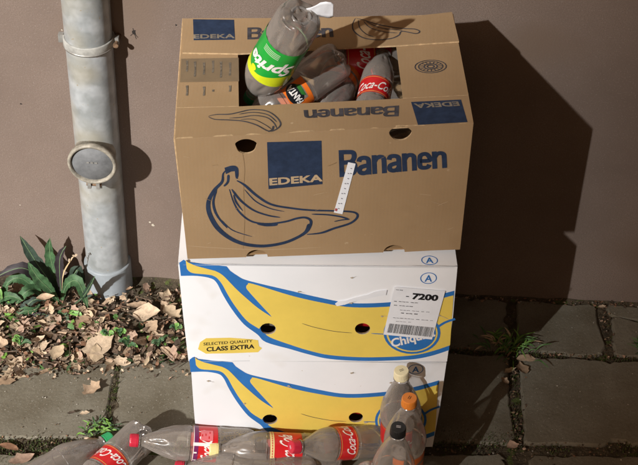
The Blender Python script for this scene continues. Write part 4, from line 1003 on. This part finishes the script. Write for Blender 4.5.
tuft(497, 344, 40, .02, .055, 'low yellowish weed left beside the grass tuft', name='low_weed', bias=2.6, seed=8, mats=[LM[2], GM[0], GM[1], LM[6]], spread=.09, cat='weed')
tuft(642, 352, 40, .02, .055, 'dark grass tuft at the right edge of the photo', bias=1.6, seed=6, mats=[GM[0], GM[2], GM[0]])
tuft(100, 431, 90, .012, .034, 'small green weed patch in the joint above the green bottle cap', name='low_weed', seed=9, spread=.11, mats=GM, cat='weed')

# grit, moss and crumbs: nobody could count them
random.seed(11)
def pebble(mb, c, r, m):
    vs = [V(c)+V(p)*r*random.uniform(.6, 1.2) for p in ((1, 0, 0), (-1, 0, 0), (0, 1, 0), (0, -1, 0), (0, 0, .7), (0, 0, -.5))]
    mb.add(vs, [(0, 2, 4), (2, 1, 4), (1, 3, 4), (3, 0, 4), (2, 0, 5), (1, 2, 5), (3, 1, 5), (0, 3, 5)], m)
PB = [mat('grit_pale', (.55, .52, .45), .8), mat('grit_grey', (.25, .23, .2), .8), mat('grit_brown', (.13, .09, .055), .9)]
mb = MB()
for _ in range(1500):
    x = random.uniform(-1.0, 1.0); y = random.uniform(-.95, -.01); pebble(mb, (x, y, .001), random.choice((.0008, .001, .0012, .0015, .0022)), random.choice(PB+[PB[1], PB[2]]))
for _ in range(1300):  # along the joints and the wall foot
    k = random.choice((0, 1, 2, 2)); x = random.uniform(-1, 1.0); y = (-.008, -.197, (srow(x)[3]+srow(x)[4])/2)[k]+random.gauss(0, (.008, .008, .018)[k])
    if y > -.002: continue
    pebble(mb, (x, y, 0), random.uniform(.001, .0035), random.choice([PB[1], PB[2], PB[2], LM[4], LM[7], LM[3]]))
tag(mb.build('grit'), 'grit and tiny stones scattered over the slabs', 'grit', kind='stuff')
mb = MB()
def mosspatch(x, y, r, n):
    for _ in range(n):
        px_, py_ = x+random.gauss(0, r), y+random.gauss(0, r*.5)
        if py_ > -.004: continue
        h = random.uniform(.001, .005); a = random.uniform(0, 6.28); c = V((px_, py_, -.004)); t = c+V((math.cos(a)*h*.5, math.sin(a)*h*.5, h+.004)); s_ = V((-math.sin(a), math.cos(a), 0))*.0016
        mb.add([c-s_, c+s_, t], [(0, 1, 2)], random.choice(MO))
MO = [mat('moss_olive', (.07, .075, .022), .9), mat('moss_green', (.05, .08, .02), .9), mat('moss_brown', (.06, .045, .025), .95)]
for i in range(70):
    x = random.uniform(-1, .9); mosspatch(x, (srow(x)[3]+srow(x)[4])/2+random.gauss(0, .008), .022, 60 if x < -.4 else 22)
for i in range(50): mosspatch(.381+random.gauss(0, .006), random.uniform(-.47, -.2), .006, 9); mosspatch(-.553+random.gauss(0, .003), random.uniform(-.5, -.26), .004, 6)
for i in range(30): mosspatch(random.uniform(.2, .9), -.197, .012, 25)
for i in range(20): mosspatch(random.uniform(-.72, -.9), random.uniform(-.56, -.60), .03, 40); mosspatch(random.uniform(.20, .36), random.uniform(-.44, -.5), .02, 30)
tag(mb.build('moss'), 'olive green moss and dirt filling the pavement joints', 'moss', kind='stuff')
mb = MB()
for _ in range(420):
    r = random.random()
    if r < .35: x, y = random.uniform(.2, .95), random.uniform(-.022, -.004)
    elif r < .6: x, y = .383+random.gauss(0, .014), random.uniform(-.50, -.18)
    elif r < .8: x, y = random.uniform(.22, .95), -.197+random.gauss(0, .006)
    elif r < .9: x, y = .617+random.gauss(0, .006), random.uniform(-.2, -.02)
    else: x = random.uniform(-.9, .9); y = (srow(x)[3]+srow(x)[4])/2+random.gauss(0, .015)
    dryleaf(mb, (x, y, random.uniform(-.002, .004)), random.uniform(.004, .010), random.choice([LM[1], LM[3], LM[4], LM[5], LM[7], LM[7], LM[4], LM[8]]), tilt=.4)
tag(mb.build('leaf_crumbs'), 'dry leaf crumbs caught in the pavement joints at right', 'leaf crumbs', kind='stuff')

# ------------------------------------------------------------------ unseen tower added as a light blocker: its soft shadow edge dims the right side
h = V((-TRAVEL.x, -TRAVEL.y, 0)).normalized(); e = V((-h.y, h.x, 0))
if e.x < 0: e = -e
u0 = .15
c0 = h*64+e*u0
mb = MB(); MBD = mat('light_blocker_grey', (.3, .28, .25), .9, var=.1, scale=.3)
pts = [c0, c0+e*24, c0+e*24+h*14, c0+h*14]; vs = [(p.x, p.y, 0) for p in pts]+[(p.x, p.y, 64) for p in pts]
mb.add(vs, [(0, 1, 5, 4), (1, 2, 6, 5), (2, 3, 7, 6), (3, 0, 4, 7), (4, 5, 6, 7)], MBD)
root = empty('light_blocker', (0, 0, 0)); tag(root, 'plain unseen tower added far behind the viewer to block light towards the right', 'light blocker')
mb.build('wall', root)  # plain faces of the added light blocker
